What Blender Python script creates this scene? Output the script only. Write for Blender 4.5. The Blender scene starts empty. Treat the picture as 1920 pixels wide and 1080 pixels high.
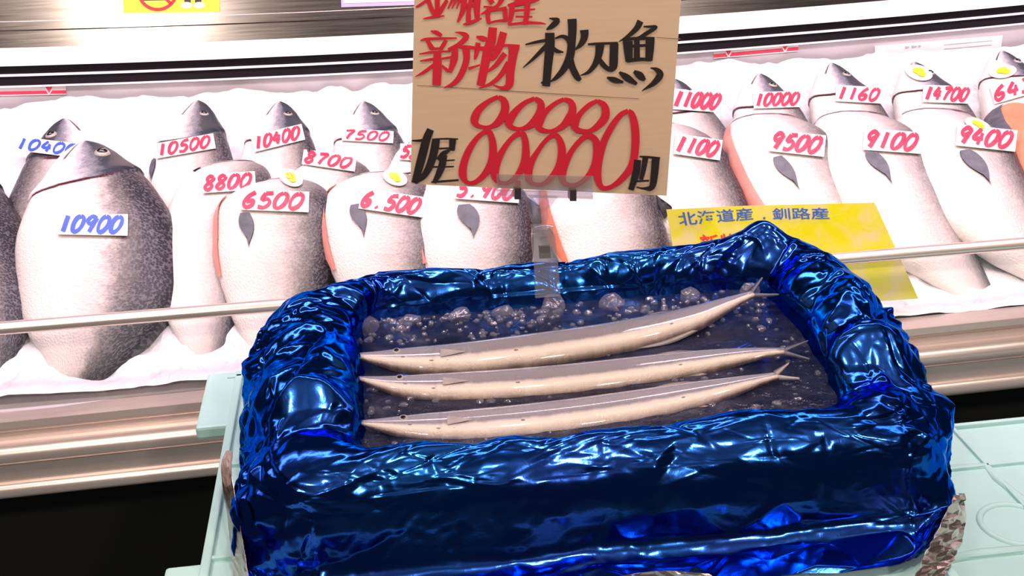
import bpy, bmesh, math, random
import numpy as np
from math import sin, cos, pi, radians, sqrt
from mathutils import Vector, Matrix
from mathutils.bvhtree import BVHTree
from mathutils.geometry import delaunay_2d_cdt

SC = bpy.context.scene
COL = SC.collection
random.seed(7)
RNG = np.random.default_rng(11)

# ------------------------------------------------------------------ camera
F = 2200.0                                   # focal length in pixels of the 1920 x 1080 frame
TH, RO, PSI = radians(24), radians(2.1), radians(6.5)
_w = np.array([sin(PSI)*cos(TH), cos(PSI)*cos(TH), -sin(TH)])
_r0 = np.array([cos(PSI), -sin(PSI), 0.0]); _u0 = np.cross(_r0, _w)
CR = _r0*cos(RO) - _u0*sin(RO); CU = _u0*cos(RO) + _r0*sin(RO); CW = _w
CP = np.array([0.0, 0.0, 1.4])
cam = bpy.data.cameras.new('camera'); camo = bpy.data.objects.new('camera', cam); COL.objects.link(camo)
cam.sensor_width = 36.0; cam.lens = F/1920*36.0; cam.clip_start = 0.01; cam.clip_end = 60
m = Matrix.Identity(4)
for i in range(3):
    m[i][0], m[i][1], m[i][2], m[i][3] = CR[i], CU[i], -CW[i], CP[i]
camo.matrix_world = m
SC.camera = camo

# ------------------------------------------------------------------ world, lamps, exposure
SC.view_settings.view_transform = 'Standard'; SC.view_settings.look = 'None'
SC.view_settings.gamma = 1.0; SC.view_settings.use_curve_mapping = False
SC.view_settings.exposure = 0.0
wd = bpy.data.worlds.new('hall'); SC.world = wd; wd.use_nodes = True
wd.node_tree.nodes['Background'].inputs[0].default_value = (0.55, 0.62, 0.70, 1)
wd.node_tree.nodes['Background'].inputs[1].default_value = 0.08

def area(name, loc, target, sx, sy, power, color, spread=180):
    l = bpy.data.lights.new(name, 'AREA'); l.shape = 'RECTANGLE'; l.size = sx; l.size_y = sy
    l.energy = power; l.color = color; l.spread = radians(spread)
    o = bpy.data.objects.new(name, l); COL.objects.link(o); o.location = loc
    o.rotation_euler = (Vector(target)-Vector(loc)).to_track_quat('-Z', 'Y').to_euler()
    return o
def bulb(name, loc, power, color, r=0.05):
    l = bpy.data.lights.new(name, 'POINT'); l.energy = power; l.color = color; l.shadow_soft_size = r
    o = bpy.data.objects.new(name, l); COL.objects.link(o); o.location = loc
    return o
# tube lamp of the display case canopy, above the fish
area('case_tube_lamp', (0.35, 1.40, 1.68), (0.35, 1.62, 0.9), 3.4, 0.10, 21, (1.0, 0.77, 0.90), 150)
# hall lamps hanging above the aisle
for k, (x, y, z, p, c, r) in enumerate([
        (-0.9, 0.45, 2.5, 34, (1.0, 0.84, 0.70), 0.06), (0.25, 0.55, 2.6, 30, (1.0, 0.88, 0.78), 0.06),
        (1.3, 0.45, 2.5, 34, (1.0, 0.84, 0.70), 0.06), (-0.92, -1.2, 2.5, 70, (1.0, 0.86, 0.74), 0.08),
        (1.0, -1.3, 2.6, 72, (1.0, 0.86, 0.74), 0.08)]):
    bulb('hall_lamp', (x, y, z), p, c, r)

# ------------------------------------------------------------------ pixel rays of the reference frame
def ray(x, y): return CR*((x-960)/F) + CU*((540-y)/F) + CW
def onY(x, y, Y):
    d = ray(x, y); return CP + d*(Y-CP[1])/d[1]
def onZ(x, y, Z):
    d = ray(x, y); return CP + d*(Z-CP[2])/d[2]
def onP(x, y, p, n):
    d = ray(x, y); return CP + d*(np.dot(np.asarray(p)-CP, n)/np.dot(d, n))

# ------------------------------------------------------------------ helpers: materials
class NT:
    def __init__(s, name):
        s.m = bpy.data.materials.new(name); s.m.use_nodes = True; s.t = s.m.node_tree
        s.b = s.t.nodes['Principled BSDF']; s.out = s.t.nodes['Material Output']
    def n(s, kind, **kw):
        nd = s.t.nodes.new(kind)
        for k, v in kw.items(): setattr(nd, k, v)
        return nd
    def link(s, a, b): s.t.links.new(a, b)
    def put(s, sock, v):
        if isinstance(v, (int, float)): sock.default_value = v
        elif isinstance(v, (tuple, list)): sock.default_value = v
        else: s.link(v, sock)
    def math(s, op, a, b=0.0, c=0.0, clamp=False):
        nd = s.n('ShaderNodeMath', operation=op, use_clamp=clamp)
        for i, v in enumerate((a, b, c)): s.put(nd.inputs[i], v)
        return nd.outputs[0]
    def mix(s, f, a, b):
        nd = s.n('ShaderNodeMix', data_type='RGBA')
        s.put(nd.inputs[0], f); s.put(nd.inputs[6], a); s.put(nd.inputs[7], b)
        return nd.outputs[2]
    def ramp(s, f, stops, interp='LINEAR'):
        nd = s.n('ShaderNodeValToRGB'); cr = nd.color_ramp; cr.interpolation = interp
        while len(cr.elements) < len(stops): cr.elements.new(0.5)
        for e, (p, c) in zip(cr.elements, stops):
            e.position = p; e.color = (c if len(c) == 4 else (*c, 1))
        s.put(nd.inputs[0], f); return nd.outputs[0]
    def smooth(s, x, a, b):
        nd = s.n('ShaderNodeMapRange', interpolation_type='SMOOTHSTEP')
        s.put(nd.inputs[0], x); nd.inputs[1].default_value = a; nd.inputs[2].default_value = b
        return nd.outputs[0]
    def noise(s, vec, scale, detail=3.0, rough=0.5, dist=0.0):
        nd = s.n('ShaderNodeTexNoise'); s.put(nd.inputs['Vector'], vec)
        nd.inputs['Scale'].default_value = scale; nd.inputs['Detail'].default_value = detail
        nd.inputs['Roughness'].default_value = rough; nd.inputs['Distortion'].default_value = dist
        return nd.outputs[0]
    def coord(s, kind='Object'):
        return s.n('ShaderNodeTexCoord').outputs[kind]
    def scale(s, vec, sx, sy, sz):
        nd = s.n('ShaderNodeMapping'); s.put(nd.inputs[0], vec); nd.inputs['Scale'].default_value = (sx, sy, sz)
        return nd.outputs[0]
    def bump(s, h, strength, dist=0.002):
        nd = s.n('ShaderNodeBump'); nd.inputs['Strength'].default_value = strength
        nd.inputs['Distance'].default_value = dist; s.put(nd.inputs['Height'], h)
        s.link(nd.outputs[0], s.b.inputs['Normal']); return nd
    def set(s, **kw):
        names = dict(color='Base Color', rough='Roughness', metal='Metallic', spec='Specular IOR Level',
                     alpha='Alpha', trans='Transmission Weight', ior='IOR', coat='Coat Weight',
                     coatr='Coat Roughness', sss='Subsurface Weight', aniso='Anisotropic')
        for k, v in kw.items():
            if k == 'color' and isinstance(v, tuple) and len(v) == 3: v = (*v, 1)
            s.put(s.b.inputs[names[k]], v)
        return s

def plain(name, color, rough=0.6, metal=0.0, var=0.12, scale=30.0, **kw):
    t = NT(name); co = t.coord()
    f = t.noise(co, scale, 4)
    d = tuple(max(0, c*(1-var)) for c in color); l = tuple(min(1, c*(1+var)) for c in color)
    t.set(color=t.mix(f, (*d, 1), (*l, 1)), rough=rough, metal=metal, **kw)
    return t.m
def brushed(name, color, rough, along=(1, 40, 40), metal=1.0, bs=0.08):
    t = NT(name); co = t.scale(t.coord(), *along)
    f = t.noise(co, 12, 4)
    big = t.noise(t.coord(), 3.5, 2)
    r = t.math('ADD', t.math('MULTIPLY', f, 0.12), rough-0.04)
    d = tuple(c*0.88 for c in color)
    t.set(color=t.mix(big, (*d, 1), (*color, 1)), rough=r, metal=metal)
    t.bump(f, bs, 0.0008)
    return t.m
def see_through(name, tint, opacity, rough=0.03, body=None, gloss=None):
    """clear sheet: light passes straight through, a little body colour, a glossy coat"""
    t = NT(name); t.t.nodes.remove(t.b)
    tr = t.n('ShaderNodeBsdfTransparent'); tr.inputs[0].default_value = (*tint, 1)
    df = t.n('ShaderNodeBsdfDiffuse'); df.inputs[0].default_value = (*(body or tint), 1)
    gl = t.n('ShaderNodeBsdfGlossy'); gl.inputs['Roughness'].default_value = rough
    m1 = t.n('ShaderNodeMixShader'); m1.inputs[0].default_value = opacity
    t.link(tr.outputs[0], m1.inputs[1]); t.link(df.outputs[0], m1.inputs[2])
    fr = t.n('ShaderNodeFresnel'); fr.inputs[0].default_value = 1.45
    m2 = t.n('ShaderNodeMixShader'); t.put(m2.inputs[0], fr.outputs[0] if gloss is None else gloss)
    t.link(m1.outputs[0], m2.inputs[1]); t.link(gl.outputs[0], m2.inputs[2])
    t.link(m2.outputs[0], t.out.inputs[0])
    return t, df, m1, gl, fr

# ------------------------------------------------------------------ helpers: objects
def tag(o, label=None, cat=None, group=None, kind=None):
    if label: o['label'] = label
    if cat: o['category'] = cat
    if group: o['group'] = group
    if kind: o['kind'] = kind
    return o
def thing(name, label, cat, loc=(0, 0, 0), group=None):
    o = bpy.data.objects.new(name, None); COL.objects.link(o); o.location = loc
    o.empty_display_size = 0.05
    return tag(o, label, cat, group)
def obj(name, verts, faces, mat, parent=None, smooth=True, uvs=None):
    """verts in world space; one mesh object"""
    me = bpy.data.meshes.new(name)
    base = np.zeros(3)
    if parent is not None:
        p = parent
        while p is not None:
            base = base + np.array(p.location); p = p.parent
    v = np.asarray(verts, float).reshape(-1, 3)
    if parent is None:
        org = np.array([(v[:, 0].min()+v[:, 0].max())/2, (v[:, 1].min()+v[:, 1].max())/2, v[:, 2].min()])
    else:
        org = base
    me.from_pydata((v-org).tolist(), [], [list(f) for f in faces])
    if smooth: me.polygons.foreach_set('use_smooth', [True]*len(me.polygons))
    if uvs is not None:
        ul = me.uv_layers.new(name='UVMap'); li = np.zeros(len(me.loops), dtype=np.int32)
        me.loops.foreach_get('vertex_index', li)
        ul.data.foreach_set('uv', np.asarray(uvs, np.float32)[li].ravel())
    me.materials.append(mat); me.update()
    o = bpy.data.objects.new(name, me); COL.objects.link(o)
    if parent is None: o.location = org
    else: o.parent = parent
    return o
def grid_faces(nu, nv, wrap_u=False, wrap_v=False):
    f = []
    for i in range(nu if wrap_u else nu-1):
        for j in range(nv if wrap_v else nv-1):
            a = i*nv+j; b = ((i+1) % nu)*nv+j; c = ((i+1) % nu)*nv+(j+1) % nv; d = i*nv+(j+1) % nv
            f.append((a, b, c, d))
    return f
class MB:
    def __init__(s): s.v = []; s.f = []
    def add(s, v, f):
        k = len(s.v); s.v += [tuple(map(float, p)) for p in v]; s.f += [tuple(i+k for i in q) for q in f]; return s
    def box(s, x0, x1, y0, y1, z0, z1, b=0.0):
        bm = bmesh.new(); bmesh.ops.create_cube(bm, size=1)
        for v in bm.verts: v.co = Vector(((x0+x1)/2+v.co.x*(x1-x0), (y0+y1)/2+v.co.y*(y1-y0), (z0+z1)/2+v.co.z*(z1-z0)))
        if b > 0: bmesh.ops.bevel(bm, geom=bm.edges[:], offset=b, segments=2, affect='EDGES', profile=0.5)
        bm.verts.index_update(); s.add([v.co for v in bm.verts], [[v.index for v in f.verts] for f in bm.faces]); bm.free(); return s
    def prism(s, poly, d):
        """poly: planar 3D points; extruded by vector d"""
        p = [np.asarray(q, float) for q in poly]; n = len(p); d = np.asarray(d, float)
        v = p+[q+d for q in p]
        nrm = sum((np.cross(p[i]-p[0], p[(i+1) % n]-p[0]) for i in range(1, n-1)), np.zeros(3))
        flip = np.dot(nrm, d) > 0
        f = [tuple(range(n)), tuple(range(2*n-1, n-1, -1))]+[(i, i+n, (i+1) % n+n, (i+1) % n) for i in range(n)]
        if flip: f = [tuple(reversed(q)) for q in f]
        return s.add(v, f)
    def tube(s, pts, r, k=10):
        pts = [np.asarray(p, float) for p in pts]; V = []
        for i, p in enumerate(pts):
            t = pts[min(i+1, len(pts)-1)]-pts[max(i-1, 0)]; t /= np.linalg.norm(t)
            a = np.cross(t, (0, 0, 1.0))
            if np.linalg.norm(a) < 1e-3: a = np.cross(t, (1.0, 0, 0))
            a /= np.linalg.norm(a); b = np.cross(a, t)
            rr = r[i] if isinstance(r, (list, tuple)) else r
            V += [p+rr*(cos(2*pi*j/k)*a+sin(2*pi*j/k)*b) for j in range(k)]
        f = [tuple(reversed(q)) for q in grid_faces(len(pts), k, wrap_v=True)]
        n = len(pts)
        f += [tuple(range(k)), tuple(range(n*k-1, (n-1)*k-1, -1))]
        return s.add(V, f)
    def out(s, name, mat, parent=None, smooth=False): return obj(name, s.v, s.f, mat, parent, smooth)
def catmull(P, n):
    P = np.asarray(P, float); Q = np.vstack([2*P[0]-P[1], P, 2*P[-1]-P[-2]])
    # centripetal-like resampling by chord length
    d = np.r_[0, np.cumsum(np.linalg.norm(np.diff(P[:, :3], axis=0), axis=1))]; d /= d[-1]
    out = []
    for s in np.linspace(0, 1, n):
        i = min(np.searchsorted(d, s, side='right')-1, len(P)-2); t = (s-d[i])/max(1e-9, d[i+1]-d[i])
        p0, p1, p2, p3 = Q[i], Q[i+1], Q[i+2], Q[i+3]
        out.append(0.5*((2*p1)+(-p0+p2)*t+(2*p0-5*p1+4*p2-p3)*t*t+(-p0+3*p1-3*p2+p3)*t**3))
    return np.array(out)
def ribbon2d(pts, step=4.0, cap=True):
    """brush stroke: (x, y, w) control points -> 2D strip vertices (left, right alternating) and quads"""
    P = np.asarray(pts, float)
    L = np.linalg.norm(np.diff(P[:, :2], axis=0), axis=1).sum()
    n = max(6, int(L/step)+1)
    if len(P) == 2: C = P[0]+(P[1]-P[0])*np.linspace(0, 1, n)[:, None]
    else: C = catmull(P, n)
    t = np.gradient(C[:, :2], axis=0); t /= np.linalg.norm(t, axis=1)[:, None]+1e-9
    nn = np.c_[-t[:, 1], t[:, 0]]; w = np.maximum(C[:, 2], 1.0)/2
    a = C[:, :2]+nn*w[:, None]; b = C[:, :2]-nn*w[:, None]
    v = np.empty((2*n, 2)); v[0::2] = a; v[1::2] = b
    f = [(2*i, 2*i+1, 2*i+3, 2*i+2) for i in range(n-1)]
    return v, f
def tin(px, py, W, H, cell, wrap, seed, edge_pow=1.0):
    """continuous piecewise-planar random field (creased sheet) sampled on grid px (len nu) x py (len nv)"""
    r = np.random.default_rng(seed)
    nx = max(3, int(W/cell)); ny = max(2, int(H/cell))
    pts = []; hs = []
    for i in range(nx):
        for j in range(-1, ny+2):
            pts.append(((i+r.uniform(.05, .95))*W/nx, (j+r.uniform(.05, .95))*H/ny)); hs.append(r.uniform(-1, 1))
    if wrap:
        n0 = len(pts)
        for k in range(n0):
            x, y = pts[k]
            if x < 3*cell: pts.append((x+W, y)); hs.append(hs[k])
            if x > W-3*cell: pts.append((x-W, y)); hs.append(hs[k])
    else:
        for k in range(len(pts)):
            x, y = pts[k]
            if x < 2*cell: pts.append((-x-cell*.3, y)); hs.append(hs[k])
            if x > W-2*cell: pts.append((2*W-x+cell*.3, y)); hs.append(hs[k])
    vs, _, fs, _, _, _ = delaunay_2d_cdt([Vector(p) for p in pts], [], [], 0, 1e-6)
    vs = np.array([tuple(v) for v in vs]); hs = np.array(hs)
    if len(vs) != len(hs):
        o = np.array(pts); hs = np.array([hs[np.argmin(((o-v)**2).sum(1))] for v in vs])
    out = np.zeros((len(px), len(py)))
    for f in fs:
        a, b, c = vs[f[0]], vs[f[1]], vs[f[2]]
        i0 = np.searchsorted(px, min(a[0], b[0], c[0])); i1 = np.searchsorted(px, max(a[0], b[0], c[0]), side='right')
        j0 = np.searchsorted(py, min(a[1], b[1], c[1])); j1 = np.searchsorted(py, max(a[1], b[1], c[1]), side='right')
        if i1 <= i0 or j1 <= j0: continue
        X, Y = np.meshgrid(px[i0:i1], py[j0:j1], indexing='ij')
        D = (b[1]-c[1])*(a[0]-c[0])+(c[0]-b[0])*(a[1]-c[1])
        if abs(D) < 1e-12: continue
        l0 = ((b[1]-c[1])*(X-c[0])+(c[0]-b[0])*(Y-c[1]))/D; l1 = ((c[1]-a[1])*(X-c[0])+(a[0]-c[0])*(Y-c[1]))/D
        l2 = 1-l0-l1; M = (l0 >= -1e-6) & (l1 >= -1e-6) & (l2 >= -1e-6)
        out[i0:i1, j0:j1][M] = (l0*hs[f[0]]+l1*hs[f[1]]+l2*hs[f[2]])[M]
    return out

# ------------------------------------------------------------------ materials
M = {}
M['steel'] = brushed('brushed_steel', (0.62, 0.56, 0.53), 0.34)
M['bumper'] = brushed('satin_bumper', (0.86, 0.72, 0.67), 0.30, metal=0.65)
M['backsteel'] = brushed('back_panel_steel', (0.30, 0.265, 0.25), 0.16, (1, 30, 30), bs=0.02)
M['palesteel'] = brushed('pale_liner', (0.72, 0.66, 0.70), 0.45, (1, 20, 20), 0.4)
M['black'] = plain('black_grille', (0.010, 0.007, 0.010), 0.6, spec=0.15)
M['kick'] = plain('dark_kick_plate', (0.003, 0.0028, 0.0025), 0.8)
M['whiteedge'] = plain('white_enamel_edge', (0.90, 0.86, 0.90), 0.3, var=0.04)
M['rubber'] = plain('dark_gap', (0.03, 0.025, 0.03), 0.8)
M['floor'] = plain('concrete_floor', (0.09, 0.12, 0.12), 0.35, var=0.3, scale=3)
M['teal'] = plain('turquoise_plastic', (0.44, 0.68, 0.65), 0.42, var=0.10, scale=14)
M['paper'] = plain('white_paper', (0.88, 0.84, 0.85), 0.7, var=0.03)
M['redink'] = plain('red_marker', (0.70, 0.012, 0.035), 0.55, var=0.15)
M['tagred'] = plain('thin_red_marker', (0.78, 0.04, 0.09), 0.55, var=0.15)
M['blueink'] = plain('blue_marker', (0.04, 0.10, 0.52), 0.55, var=0.2)
M['blackink'] = plain('black_marker', (0.022, 0.014, 0.013), 0.5, var=0.2)
M['printblue'] = plain('printed_blue', (0.05, 0.14, 0.55), 0.5, var=0.2, scale=120)
M['printred'] = plain('printed_red', (0.85, 0.05, 0.05), 0.5)
M['stickyellow'] = plain('sticker_yellow', (0.88, 0.74, 0.03), 0.4, var=0.04)
M['orange'] = plain('salmon_flesh', (0.86, 0.24, 0.14), 0.35, var=0.25, scale=45)
M['pink'] = plain('pink_belly', (0.85, 0.33, 0.28), 0.4, var=0.2, scale=60)
M['fin'] = plain('dark_fin', (0.10, 0.10, 0.13), 0.5, var=0.6, scale=90)
M['palefin'] = plain('pale_fin', (0.36, 0.30, 0.28), 0.5, var=0.4, scale=60)
M['eyewhite'] = plain('eye_silver', (0.42, 0.36, 0.32), 0.2)
M['pupil'] = plain('eye_pupil', (0.01, 0.01, 0.012), 0.08)
M['spring'] = plain('dark_spring_metal', (0.14, 0.11, 0.08), 0.35, 0.8)
M['silverfoil'] = brushed('foil_underside', (0.62, 0.48, 0.43), 0.2, (30, 30, 2), 0.9, 0.2)

def mk_card():
    t = NT('wood_grain_card'); co = t.coord()
    g = t.noise(t.scale(co, 3, 1, 55), 5, 5, 0.6, 0.4)
    w = t.noise(t.scale(co, 2, 1, 9), 4, 2)
    c = t.mix(g, (0.68, 0.45, 0.28, 1), (0.82, 0.58, 0.39, 1))
    c = t.mix(t.math('MULTIPLY', w, 0.35), c, (0.74, 0.54, 0.40, 1))
    t.set(color=c, rough=0.55); return t.m
M['card'] = mk_card()
def mk_yellow():
    t = NT('worn_yellow_card'); co = t.coord()
    f = t.noise(co, 26, 4, 0.6, 0.6)
    t.set(color=t.ramp(f, [(0.40, (0.88, 0.80, 0.0)), (0.52, (0.90, 0.78, 0.10)), (0.62, (0.90, 0.74, 0.30))]), rough=0.35, spec=0.7)
    return t.m
M['yellow'] = mk_yellow()
def mk_ice():
    t = NT('crushed_ice'); co = t.coord()
    f = t.noise(co, 60, 5, 0.65); v = t.n('ShaderNodeTexVoronoi'); v.inputs['Scale'].default_value = 55; t.link(co, v.inputs['Vector'])
    t.set(color=t.mix(f, (0.80, 0.79, 0.83, 1), (0.94, 0.93, 0.95, 1)), rough=0.35, spec=0.5)
    t.bump(t.math('ADD', v.outputs[0], f), 0.6, 0.006); return t.m
M['ice'] = mk_ice()
def mk_fish(name, dark, scale_s, head_dark=0.5, pinkbelly=0.0):
    """u runs snout to tail, v runs belly (0) to back (1)"""
    t = NT(name); uv = t.n('ShaderNodeUVMap').outputs[0]
    sep = t.n('ShaderNodeSeparateXYZ'); t.link(uv, sep.inputs[0]); s, v = sep.outputs[0], sep.outputs[1]
    n1 = t.noise(t.scale(uv, 14, 5, 1), 2.2, 4, 0.65); n2 = t.noise(t.scale(uv, 120, 34, 1), 1.0, 3, 0.7)
    vor = t.n('ShaderNodeTexVoronoi'); vor.inputs['Scale'].default_value = 1.0
    t.link(t.scale(uv, scale_s, scale_s*0.42, 1), vor.inputs['Vector']); sc = vor.outputs[0]
    vv = t.math('ADD', v, t.math('MULTIPLY', t.math('SUBTRACT', n1, 0.5), 0.16))
    vv = t.math('ADD', vv, t.math('MULTIPLY', t.math('SUBTRACT', n2, 0.5), 0.14))
    body = t.ramp(vv, [(0.0, (0.86, 0.78, 0.74)), (0.36, (0.74, 0.66, 0.64)), (0.54, (0.60, 0.52, 0.50)),
                       (0.60+0.16*(1-dark)+0.04, (0.15, 0.13, 0.125)), (0.70+0.16*(1-dark)+0.06, (0.030, 0.027, 0.036)), (1.0, (0.015, 0.015, 0.022))])
    head = t.ramp(vv, [(0.0, (0.84, 0.78, 0.78)), (0.40, (0.70, 0.63, 0.64)), (0.52, (0.26, 0.25, 0.30)), (0.64, (0.04, 0.044, 0.065)), (1.0, (0.015, 0.017, 0.028))])
    # gill cover edge: an arc across the flank
    a = t.math('SUBTRACT', t.math('MULTIPLY', v, 2.0), 0.85)
    sg = t.math('SUBTRACT', 0.255, t.math('MULTIPLY', t.math('MULTIPLY', a, a), 0.06))
    ds = t.math('SUBTRACT', s, sg)
    isb = t.smooth(ds, -0.004, 0.004)
    c = t.mix(isb, head, body)
    gill = t.math('MULTIPLY', t.math('SUBTRACT', 1.0, t.smooth(t.math('ABSOLUTE', t.math('SUBTRACT', ds, 0.004)), 0.0025, 0.009)),
                  t.math('SUBTRACT', 1.0, t.smooth(v, 0.62, 0.80)))
    c = t.mix(gill, c, (0.05, 0.012, 0.016, 1))
    # mouth line
    dm = t.math('SUBTRACT', v, t.math('SUBTRACT', 0.36, t.math('MULTIPLY', s, 0.9)))
    mo = t.math('MULTIPLY', t.math('SUBTRACT', 1.0, t.smooth(t.math('ABSOLUTE', dm), 0.012, 0.03)), t.math('SUBTRACT', 1.0, t.smooth(s, 0.085, 0.10)))
    c = t.mix(mo, c, (0.10, 0.06, 0.07, 1))
    # silvery scale glints, painted into the skin colour towards the back
    gl = t.math('MULTIPLY', t.smooth(sc, 0.50, 0.72), t.math('MULTIPLY', t.smooth(v, 0.45, 0.72), isb))
    c = t.mix(t.math('MULTIPLY', gl, t.math('MULTIPLY', n1, 0.30)), c, (0.50, 0.45, 0.54, 1))
    t.set(color=c, rough=t.math('ADD', 0.26, t.math('MULTIPLY', n2, 0.2)), spec=0.35)
    t.bump(t.math('MULTIPLY', sc, isb), 0.35, 0.0016)
    return t.m
M['salmon'] = mk_fish('salmon_skin', 0.22, 150)
M['salmondark'] = mk_fish('dark_salmon_skin', 0.9, 140)
M['salmonpale'] = mk_fish('pale_salmon_skin', 0.12, 150)
def mk_saury():
    t = NT('saury_skin'); uv = t.n('ShaderNodeUVMap').outputs[0]
    sep = t.n('ShaderNodeSeparateXYZ'); t.link(uv, sep.inputs[0]); s, v = sep.outputs[0], sep.outputs[1]
    n1 = t.noise(t.scale(uv, 30, 2, 1), 1.0, 4); n2 = t.noise(t.scale(uv, 160, 12, 1), 1.0, 3, 0.7)
    vv = t.math('ADD', v, t.math('MULTIPLY', t.math('SUBTRACT', n1, 0.5), 0.10))
    c = t.ramp(vv, [(0.0, (0.14, 0.09, 0.08)), (0.07, (0.50, 0.37, 0.31)), (0.25, (0.86, 0.69, 0.58)), (0.36, (0.70, 0.57, 0.52)),
                    (0.43, (0.24, 0.21, 0.23)), (0.66, (0.26, 0.24, 0.28)), (0.88, (0.17, 0.18, 0.25)), (1.0, (0.16, 0.18, 0.26))])
    sp = t.n('ShaderNodeTexVoronoi'); sp.inputs['Scale'].default_value = 1; t.link(t.scale(uv, 16, 3, 1), sp.inputs['Vector'])
    spot = t.math('MULTIPLY', t.math('SUBTRACT', 1.0, t.smooth(sp.outputs[0], 0.06, 0.10)), t.math('SUBTRACT', 1.0, t.smooth(v, 0.45, 0.5)))
    c = t.mix(t.math('MULTIPLY', spot, 0.8), c, (0.10, 0.07, 0.05, 1))
    a = t.math('SUBTRACT', s, 0.185)
    g = t.math('SUBTRACT', 1.0, t.smooth(t.math('ABSOLUTE', a), 0.002, 0.006))
    c = t.mix(t.math('MULTIPLY', g, 0.12), c, (0.12, 0.09, 0.08, 1))
    t.set(color=c, rough=0.20, spec=0.7, coat=0.8, coatr=0.06); t.bump(t.math('ADD', n2, n1), 0.7, 0.0016)
    return t.m
M['saury'] = mk_saury()
def mk_foil():
    t = NT('blue_foil'); co = t.coord()
    f = t.noise(co, 9, 2); g = t.noise(co, 70, 3, 0.6, 1.0)
    t.set(color=t.mix(f, (0.030, 0.048, 0.40, 1), (0.010, 0.13, 0.42, 1)), metal=1.0, rough=0.15)
    t.b.inputs['Specular Tint'].default_value = (0.10, 0.40, 0.95, 1)
    t.bump(g, 0.05, 0.003); return t.m
M['foil'] = mk_foil()
def mk_water():
    t, df, m1, gl, fr = see_through('icy_water', (0.80, 0.85, 0.95), 0.45, 0.06, (0.15, 0.16, 0.25))
    co = t.coord(); n = t.noise(co, 26, 4, 0.6, 0.8)
    t.put(df.inputs[0], t.ramp(n, [(0.35, (0.012, 0.016, 0.045)), (0.58, (0.035, 0.038, 0.075)), (0.78, (0.12, 0.11, 0.15))]))
    t.put(m1.inputs[0], t.math('ADD', 0.35, t.math('MULTIPLY', n, 0.5)))
    b = t.n('ShaderNodeBump'); b.inputs['Strength'].default_value = 0.5; b.inputs['Distance'].default_value = 0.004
    t.put(b.inputs['Height'], t.noise(co, 90, 4, 0.6)); t.link(b.outputs[0], gl.inputs['Normal']); t.link(b.outputs[0], fr.inputs['Normal'])
    return t.m
M['water'] = mk_water()
M['glass'] = see_through('case_glass', (0.985, 0.99, 0.985), 0.015, 0.02, (0.8, 0.85, 0.85), 0.035)[0].m
M['clear'] = see_through('clear_plastic', (0.92, 0.92, 0.93), 0.10, 0.05, (0.80, 0.76, 0.78), 0.11)[0].m
def mk_lump():
    t, df, m1, gl, fr = see_through('clear_ice', (0.90, 0.92, 0.97), 0.13, 0.05, (0.62, 0.58, 0.62), 0.09)
    co = t.coord(); b = t.n('ShaderNodeBump'); b.inputs['Strength'].default_value = 0.6; b.inputs['Distance'].default_value = 0.004
    t.put(b.inputs['Height'], t.noise(co, 120, 3)); t.link(b.outputs[0], gl.inputs['Normal']); t.link(b.outputs[0], fr.inputs['Normal'])
    return t.m
M['lump'] = mk_lump()

# ------------------------------------------------------------------ the setting: floor
fb = MB().box(-4, 4.5, -3, 4, -0.02, 0.0)
tag(fb.out('floor', M['floor']), kind='structure')
M['ceil'] = plain('ceiling_paint', (0.20, 0.20, 0.22), 0.8, var=0.1, scale=2)
tag(MB().box(-4, 4.5, -3, 4, 2.95, 3.0).out('ceiling', M['ceil']), kind='structure')

# ------------------------------------------------------------------ display case
X0, X1 = -1.25, 2.05
case = thing('display_case', 'long refrigerated steel display case holding the salmon', 'display case', (0.4, 1.6, 0.0))
def profile(name, pts, mat, x0=X0, x1=X1, dz=lambda x: 0.0, nx=2, smooth=True, closed=True):
    """(Y, Z) outline swept along the case"""
    n = len(pts); V = []
    xs = np.linspace(x0, x1, nx)
    for x in xs:
        for (y, z) in pts: V.append((x, y, z+dz(x)))
    f = grid_faces(nx, n, wrap_v=closed)
    if closed: f += [tuple(range(n-1, -1, -1)), tuple(range((nx-1)*n, nx*n))]
    f = [tuple(reversed(q)) for q in f]
    o = obj(name, V, f, mat, case, smooth)
    if smooth:
        md = o.modifiers.new('edges', 'EDGE_SPLIT'); md.split_angle = radians(40)
    return o
def rnd(yc, zc, ry, rz, a0, a1, k=10):
    return [(yc+ry*cos(a), zc+rz*sin(a)) for a in np.linspace(radians(a0), radians(a1), k)]
slope = lambda x: 0.0138*(x-0.16)
sag = lambda x: 0.017*((x-0.28)/0.9)**2
RY, RZ = 1.24, 0.847
profile('glass_top_rail', rnd(RY, RZ, 0.0085, 0.0075, 0, 345, 16), M['bumper'])
profile('front_glass', [(RY-0.003, 0.735), (RY+0.003, 0.735), (RY+0.003, RZ-0.006), (RY-0.003, RZ-0.006)], M['glass'], smooth=False)
profile('glass_channel', [(1.262, 0.700), (1.262, 0.742), (1.232, 0.741), (1.230, 0.733), (1.236, 0.731), (1.236, 0.727), (1.229, 0.726), (1.229, 0.700)], M['bumper'], dz=slope)
profile('bumper_rail', [(1.25, 0.718)]+rnd(1.222, 0.706, 0.014, 0.013, 90, 270)+[(1.25, 0.693)], M['bumper'], dz=slope)
profile('front_panel', [(1.225, 0.695), (1.217, 0.695), (1.217, 0.668), (1.225, 0.668)], M['bumper'], dz=slope)
profile('bumper_rail', [(1.25, 0.671)]+rnd(1.216, 0.661, 0.009, 0.010, 90, 270)+[(1.25, 0.651)], M['bumper'], dz=slope)
profile('kick_plate', [(1.37, 0.10), (1.37, 0.655), (1.39, 0.655), (1.39, 0.10)], M['kick'], smooth=False)
profile('case_underside', [(1.23, 0.654), (2.2, 0.654), (2.2, 0.66), (1.23, 0.66)], M['kick'], smooth=False)
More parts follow.
